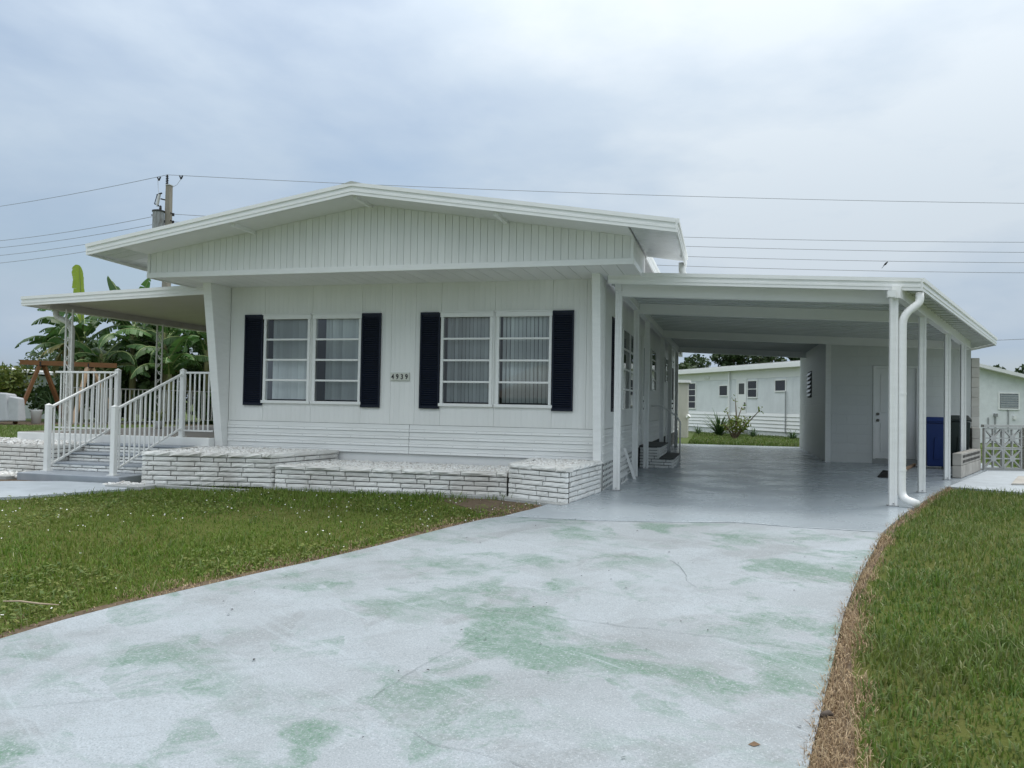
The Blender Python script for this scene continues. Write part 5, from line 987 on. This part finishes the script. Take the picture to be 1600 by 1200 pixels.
# strap-leaved plants
def straps(x, y, z, n, Ln, wd, m, parent, seed=0, name='leaves', upright=.6):
    r = np.random.default_rng(seed); V, T = [], []
    for k in range(n):
        az = r.uniform(0, 6.28); el = r.uniform(upright, 1.5); L_ = Ln * r.uniform(.6, 1.1); seg = 5; p = np.array([x, y, z]) + np.array([math.cos(az), math.sin(az), 0]) * .03; sd2 = np.array([-math.sin(az), math.cos(az), 0]); b = len(V); dr = r.uniform(.5, 1.6)
        for i in range(seg + 1):
            w_ = wd * (1 - (i / seg) ** 2 * .95) / 2; V += [p - sd2 * w_, p + sd2 * w_]; e_ = el - dr * (i / seg); p = p + np.array([math.cos(az) * math.cos(e_), math.sin(az) * math.cos(e_), math.sin(e_)]) * L_ / seg
        for i in range(seg): q = b + 2 * i; T += [(q, q + 1, q + 3), (q, q + 3, q + 2)]
    return tri_mesh(name, V, T, m, parent)
straps(-10.15, 12.55, .66, 34, .36, .028, M['spikeyellow'], pot, 3)
sp_ = thing('strap_leaf_plant', 'dark spiky strap-leaved clump before the white neighbouring home', 'plant', (-.35, 32.1, 0)); straps(-.35, 32.1, 0, 110, 1.15, .06, M['spike'], sp_, 4, upright=.5)
lg = thing('leggy_shrub', 'sparse leggy shrub with pale branches behind the carport', 'shrub', (.2, 29.6, 0)); mb = MB(); tips = []; r = random.Random(5)
for (dx, dz, k) in ((-.28, 1.0, 0), (.02, 1.45, 1), (.25, 1.15, 2), (.85, 1.05, 3), (.45, .75, 4), (-.42, .6, 5), (.2, .7, 6)):
    mid = (.2 + dx * .45 + r.uniform(-.06, .06), 29.6 + r.uniform(-.2, .2), dz * .5); tip = (.2 + dx, 29.6 + r.uniform(-.3, .3), dz); mb.tube([(.2, 29.6, -.05), mid, tip], [.04, .028, .012], 6); tips += [tip, mid]
mb.build('branches', M['bark'], lg); leaf_cloud('foliage', tips + [(.2, 29.6, .45), (.35, 29.5, .55)], [(.13, .13, .15)] * len(tips) + [(.4, .4, .3)] * 2, 420, .06, M['bushlight'], lg)
for k, (x, y) in enumerate(((-1.2, 33.6), (-2.0, 34.8), (.9, 31.8), (2.2, 30.2), (3.6, 28.4))):
    t_ = thing('weed_clump', ['weedy clump at the foot of the white home near the strap-leaved plant', 'weedy clump at the foot of the white home near the tan closet', 'weedy clump right of the leggy shrub', 'weedy clump along the white home skirt towards the storage room', 'weedy clump by the storage room wall'][k], 'weeds', (x, y, 0), 'weeds along the neighbouring home'); straps(x, y, 0, 60, .5, .03, M['spike'], t_, 70 + k, upright=.7); 
fp = thing('fan_palm', 'small blue-green palm between the swing legs', 'palm', (-28.0, 28.0, 0)); straps(-28.0, 28.0, .5, 90, 1.2, .07, M['spike'], fp, 9, upright=-.2); MB().tube([(-28.0, 28.0, -.05), (-28, 28, .55)], [.12, .09], 8).build('trunk', M['bark'], fp)
# swing frame and covered object
sw = thing('swing_frame', 'brown timber A-frame swing stand in the yard beyond the porch', 'swing', (-26, 26.5, 0))
MB().bar((-27.37, 25.7, 2.44), (-24.35, 27.5, 2.40), .14, .19).build('beam', M['wood'], sw)
for (tp, bt) in (((-26.77, 26.08, 2.42), (-27.12, 25.3, -.02)), ((-26.72, 26.16, 2.42), (-26.9, 27.6, -.02)), ((-25.28, 26.98, 2.40), (-25.2, 26.2, -.02)), ((-25.22, 27.04, 2.40), (-25.1, 28.5, -.02))):
    MB().bar(tp, bt, .15, .12).build('leg', M['wood'] if tp[0] < -26 else M['palewood'], sw)
    MB().bar(Vector(tp) + Vector((0, 0, -.12)), Vector(tp) + Vector((0, 0, .06)), .19, .17).build('bracket', M['black'], sw)
tp_ = thing('covered_grill', 'object under a pale grey cover at the far left edge', 'cover', (-27.9, 24.9, 0))
MB().hexa([(-28.9, 24.5, 0), (-26.85, 24.7, .1), (-26.8, 25.4, .1), (-28.9, 25.3, 0)], [(-28.8, 24.6, 1.25), (-27.05, 24.8, 1.20), (-27.05, 25.3, 1.15), (-28.8, 25.2, 1.22)]).build('cover', M['tarp'], tp_, bevel=.06); MB().hexa([(-26.95, 24.75, .1), (-26.55, 24.9, .1), (-26.55, 25.3, .1), (-26.95, 25.3, .1)], [(-26.95, 24.8, 1.08), (-26.62, 24.95, 1.02), (-26.62, 25.25, 1.0), (-26.95, 25.25, 1.05)]).build('side_cover', M['tarp'], tp_, bevel=.05)
bk_ = thing('planter_tub', 'small pale tub beside the swing frame leg', 'tub', (-26.6, 25.9, 0)); MB().lathe((-26.55, 25.75, 0), [(.16, 0), (.2, .5), (.22, .55), (.18, .54), (0, .5)], 14).build('tub', M['porcelain'], bk_, smooth=True)

# ================================================================== GRASS
def blades(name, pts, hgt, wid, m, lean=.6, z=None, label=None):
    n = len(pts); h = hgt * rng.uniform(.45, 1.3, n); w_ = wid * rng.uniform(.6, 1.3, n); az = rng.uniform(0, 2 * np.pi, n); ln = lean * rng.uniform(.15, 1.3, n)
    zb = (gz(pts[:, 0], pts[:, 1]) - .026) if z is None else z
    B = np.stack([pts[:, 0], pts[:, 1], zb], 1); d = np.stack([np.cos(az), np.sin(az), np.zeros(n)], 1); ta = az + np.pi / 2 + rng.uniform(-.9, .9, n); s = np.stack([np.cos(ta), np.sin(ta), np.zeros(n)], 1) * (w_ / 2)[:, None]
    mid = B + d * (h * np.sin(ln * .5) * .5)[:, None]; mid[:, 2] += h * .58 * np.cos(ln * .5); tip = mid + d * (h * .6 * np.sin(ln * 1.25))[:, None]; tip[:, 2] += h * .5 * np.cos(ln * 1.25)
    V = np.stack([B - s, B + s, mid - s * .85, mid + s * .85, tip], 1).reshape(-1, 3); k = np.arange(n)[:, None] * 5
    T = np.concatenate([k + [0, 1, 3], k + [0, 3, 2], k + [2, 3, 4]], 0)
    return tag(tri_mesh(name, V, T, m), label, None, None, 'stuff')
def scatter(poly, dens, maxd):                              # dens(P)->blades per m2
    P = np.array(poly); lo, hi = P.min(0), P.max(0); n = int(np.prod(hi - lo) * maxd); pts = rng.uniform(lo, hi, (n, 2)); pts = pts[rng.uniform(0, 1, n) < dens(pts) / maxd]; return pts[inside(poly, pts)]
def vnoise(P, s, seed):                                     # cheap smooth value noise
    g_ = np.random.default_rng(seed).uniform(0, 1, (64, 64)); q = P * s; i = np.floor(q).astype(int); f_ = q - i; f_ = f_ * f_ * (3 - 2 * f_); a = lambda x, y: g_[x % 64, y % 64]
    return (a(i[:, 0], i[:, 1]) * (1 - f_[:, 0]) + a(i[:, 0] + 1, i[:, 1]) * f_[:, 0]) * (1 - f_[:, 1]) + (a(i[:, 0], i[:, 1] + 1) * (1 - f_[:, 0]) + a(i[:, 0] + 1, i[:, 1] + 1) * f_[:, 0]) * f_[:, 1]
def seg_dist(P, line):
    d = np.full(len(P), 9e9)
    for a, b in zip(line[:-1], line[1:]):
        a = np.array(a); b = np.array(b); t_ = np.clip(((P - a) @ (b - a)) / ((b - a) @ (b - a)), 0, 1); d = np.minimum(d, np.linalg.norm(P - (a + t_[:, None] * (b - a)), axis=1))
    return d
LEX = [(-4.05, 2.0), (-3.93, 3.0)] + LE; REX = [(0.0, .8), (.15, 2.2)] + RE
view = [(-13.5, 9.2), (-9.5, 5.6), (-3.2, 1.8), (-3.2, 9.6), (-1.8, 9.6), (-1.8, 2)]
def vis_l(P): return (P[:, 0] > -1.5 * P[:, 1] + .2) & (P[:, 0] > -12)
def dl_(P):
    d = np.linalg.norm(P, axis=1); e_ = np.clip((seg_dist(P, LEX) + .03 - .20 * vnoise(P, 5, 1)) / .10, 0, 1); bed = np.clip((np.hypot(P[:, 0] + 2.5, P[:, 1] - 8.55) - .20 - .45 * vnoise(P, 3.5, 8)) / .3, 0, 1)
    return np.clip(34000 / d ** 1.35, 900, 4400) * (.45 + .75 * vnoise(P, 1.7, 2)) * e_ * bed * np.where((P[:, 1] > -.98 * P[:, 0] - 1.2) | (P[:, 0] > -3.0), 1.0, .38)
pl_ = scatter(front_lawn_poly, dl_, 4400)
hl = .040 * (.45 + .8 * vnoise(pl_, .9, 3) + .6 * vnoise(pl_, 3.1, 33) ** 2) * np.where(pl_[:, 1] > 7.6, 1.5, 1.0)
blades('lawn_grass', pl_, hl, .0085, M['grassL'], 1.15, label='short weedy grass of the front lawn')
tall = pl_[rng.uniform(0, 1, len(pl_)) < .05]; blades('tall_grass', tall, .085, .007, M['grassR'], .9, label='longer blades standing out of the front lawn')
pe = scatter([(p[0] - .02, p[1]) for p in LEX] + [(p[0] - .30, p[1] + .18) for p in reversed(LEX)], lambda P: 2200 * (vnoise(P, 4, 5) > .35) + 300, 2500); blades('dead_grass', pe, .035, .006, M['grassdead'], 1.3, label='dead clippings along the left driveway edge')
def dr_(P):
    d = np.linalg.norm(P, axis=1); e_ = np.clip((seg_dist(P, REX) - np.interp(P[:, 1], [3, 4, 5, 7, 9, 12], [.06, .03, -.06, -.07, -.07, -.05]) - .19 * vnoise(P, 4.6, 6)) / .14, 0, 1)
    return np.clip(22000 / d ** 1.3, 420, 3600) * (.55 + .65 * vnoise(P, 1.3, 7)) * e_ * np.where(P[:, 0] < 1.12 * P[:, 1] - .5, 1.0, .35)
pr = scatter([(p[0], p[1]) for p in side_lawn_poly], dr_, 3600)
blades('lawn_grass', pr, .080 * (.45 + .6 * vnoise(pr, .8, 9) + .7 * vnoise(pr, 2.7, 19) ** 2), .0085, M['grassR'], .95, label='lush broad-bladed grass of the right lawn')
pd = scatter([(p[0] - .025, p[1]) for p in REX] + [(p[0] + .46, p[1] - .05) for p in reversed(REX)], lambda P: np.where(np.linalg.norm(P, axis=1) < 8, 11000, 4000) * np.clip((np.interp(P[:, 1], [3, 4, 5, 7, 9, 12], [.22, .15, .05, .03, .03, .05]) + .17 * vnoise(P, 4, 3) - seg_dist(P, REX)) / .16, 0, 1), 11000)
blades('dead_grass', pd, .058, .0045, M['grassdead'], 1.5, label='brown dead grass strip along the right driveway edge')
# farther lawns, coarser
far = scatter([(-1.2, 25.2), (6, 25.2), (6, 29), (1.5, 33.8), (-1.4, 36)], lambda P: np.full(len(P), 330.), 330); blades('lawn_grass', far, .10, .022, M['grassR'], .9, label='grass strip behind the carport')
far2 = scatter([(-30, 18), (-12.9, 9.5), (-10.8, 9.8), (-10.8, 16), (-12, 24), (-22, 28)], lambda P: np.full(len(P), 190.), 190); blades('lawn_grass', far2, .08, .022, M['grassR'], .9, label='grass of the left side yard')
far3 = scatter([(3.9, 12.3), (7, 12.9), (11, 20), (11, 32), (5.2, 25), (5.9, 18)], lambda P: np.full(len(P), 240.), 240); far3 = far3[~inside([(3.11, 13.03), (4.05, 12.45), (6.2, 13.6), (6.2, 17.6), (4.75, 17.05), (3.56, 14.12)], far3)]; blades('lawn_grass', far3, .10, .02, M['grassR'], .9, label='grass beyond the gate')
wp = scatter(front_lawn_poly, lambda P: np.clip(9000 / np.linalg.norm(P, axis=1) ** 1.3, 150, 900) * (vnoise(P, 1.1, 41) > .45) * ((P[:, 1] > -.98 * P[:, 0] - 1.2) | (P[:, 0] > -3.0)) * np.clip((seg_dist(P, LEX) - .02) / .1, 0, 1), 900); n = len(wp)
a = rng.uniform(0, 6.28, n); Lw = rng.uniform(.008, .022, n); dv_ = np.stack([np.cos(a) * Lw, np.sin(a) * Lw, rng.uniform(-.4, .6, n) * Lw], 1); ev = np.stack([-np.sin(a) * Lw * .6, np.cos(a) * Lw * .6, rng.uniform(-.3, .3, n) * Lw], 1); cw_ = np.stack([wp[:, 0], wp[:, 1], gz(wp[:, 0], wp[:, 1]) + rng.uniform(-.012, .028, n)], 1)
V = np.stack([cw_ - dv_, cw_ + ev, cw_ + dv_, cw_ - ev], 1).reshape(-1, 3); k = np.arange(n)[:, None] * 4
tag(tri_mesh('lawn_weeds', V, np.concatenate([k + [0, 1, 2], k + [0, 2, 3]], 0), M['bushlight']), 'small broad-leaved weeds growing in patches of the front lawn', kind='stuff')
# clover flowers in the front lawn
fl = scatter(front_lawn_poly, lambda P: 16 * (vnoise(P, .8, 12) > .42) * ((P[:, 1] > -.98 * P[:, 0] - 1.2) | (P[:, 0] > -3.0)) + .1, 17); n = len(fl); an = rng.uniform(0, 6.28, n); s = rng.uniform(.004, .010, n)
c = np.stack([fl[:, 0], fl[:, 1], gz(fl[:, 0], fl[:, 1]) + rng.uniform(.005, .045, n)], 1); V = [c + np.array([0, 0, .004])]
for k in range(6): V.append(c + np.stack([np.cos(an + k * np.pi / 3) * s, np.sin(an + k * np.pi / 3) * s, rng.uniform(-.004, .006, n)], 1))
V = np.stack(V, 1).reshape(-1, 3); T = np.concatenate([np.arange(n)[:, None] * 7 + [0, 1 + k, 1 + (k + 1) % 6] for k in range(6)], 0); tag(tri_mesh('clover_flowers', V, T, M['flower']), 'tiny white clover flowers in the front lawn', kind='stuff')
# litter
o = MB().tube([(-4.31, 3.98, -.17), (-4.2, 4.0, -.165), (-4.05, 3.99, -.165), (-3.93, 4.02, -.17)], [.004, .006, .006, .003], 6).build('fallen_stick', mat('pale_stick', (.42, .34, .25), .9, .1)); tag(o, 'pale dry stick lying in the front lawn at lower left', 'stick')
o = MB().add([(.088, 3.408, -.2555), (.11, 3.395, -.2555), (.138, 3.415, -.253), (.112, 3.426, -.247)], [(0, 1, 2, 3)]).build('fallen_leaf', M['leafdry']); tag(o, 'curled brown leaf lying on the driveway near the bottom edge', 'leaf')
mb = MB().tube([(.40, 3.76, -.235), (.415, 3.765, -.228), (.435, 3.77, -.222), (.45, 3.775, -.230)], [.008, .014, .014, .007], 8); o = mb.build('stone', mat('dirt_clod', (0.12, 0.10, 0.085), .95, .1, n_scale=30, n_amt=.5, bump=.006, bump_scale=60), smooth=True); tag(o, 'small grey stone at the right driveway edge', 'stone')
n = 46; pp = scatter(drive_poly, lambda P: np.full(len(P), 2.2) * (P[:, 1] > 2.2), 2.2); V, T = [], []
for p in pp:
    a = random.uniform(0, 6.28); L_ = random.uniform(.006, .016); z = float(gz(p[0], p[1])) + .007; d = np.array([math.cos(a), math.sin(a), 0]) * L_; e_ = np.array([-math.sin(a), math.cos(a), 0]) * L_ * .35; q = np.array([p[0], p[1], z]); b = len(V); V += [q - d, q + e_, q + d, q - e_ + np.array([0, 0, .004])]; T += [(b, b + 1, b + 2), (b, b + 2, b + 3)]
tag(tri_mesh('leaf_litter', V, T, M['black']), 'tiny dark debris specks scattered on the driveway', kind='stuff')
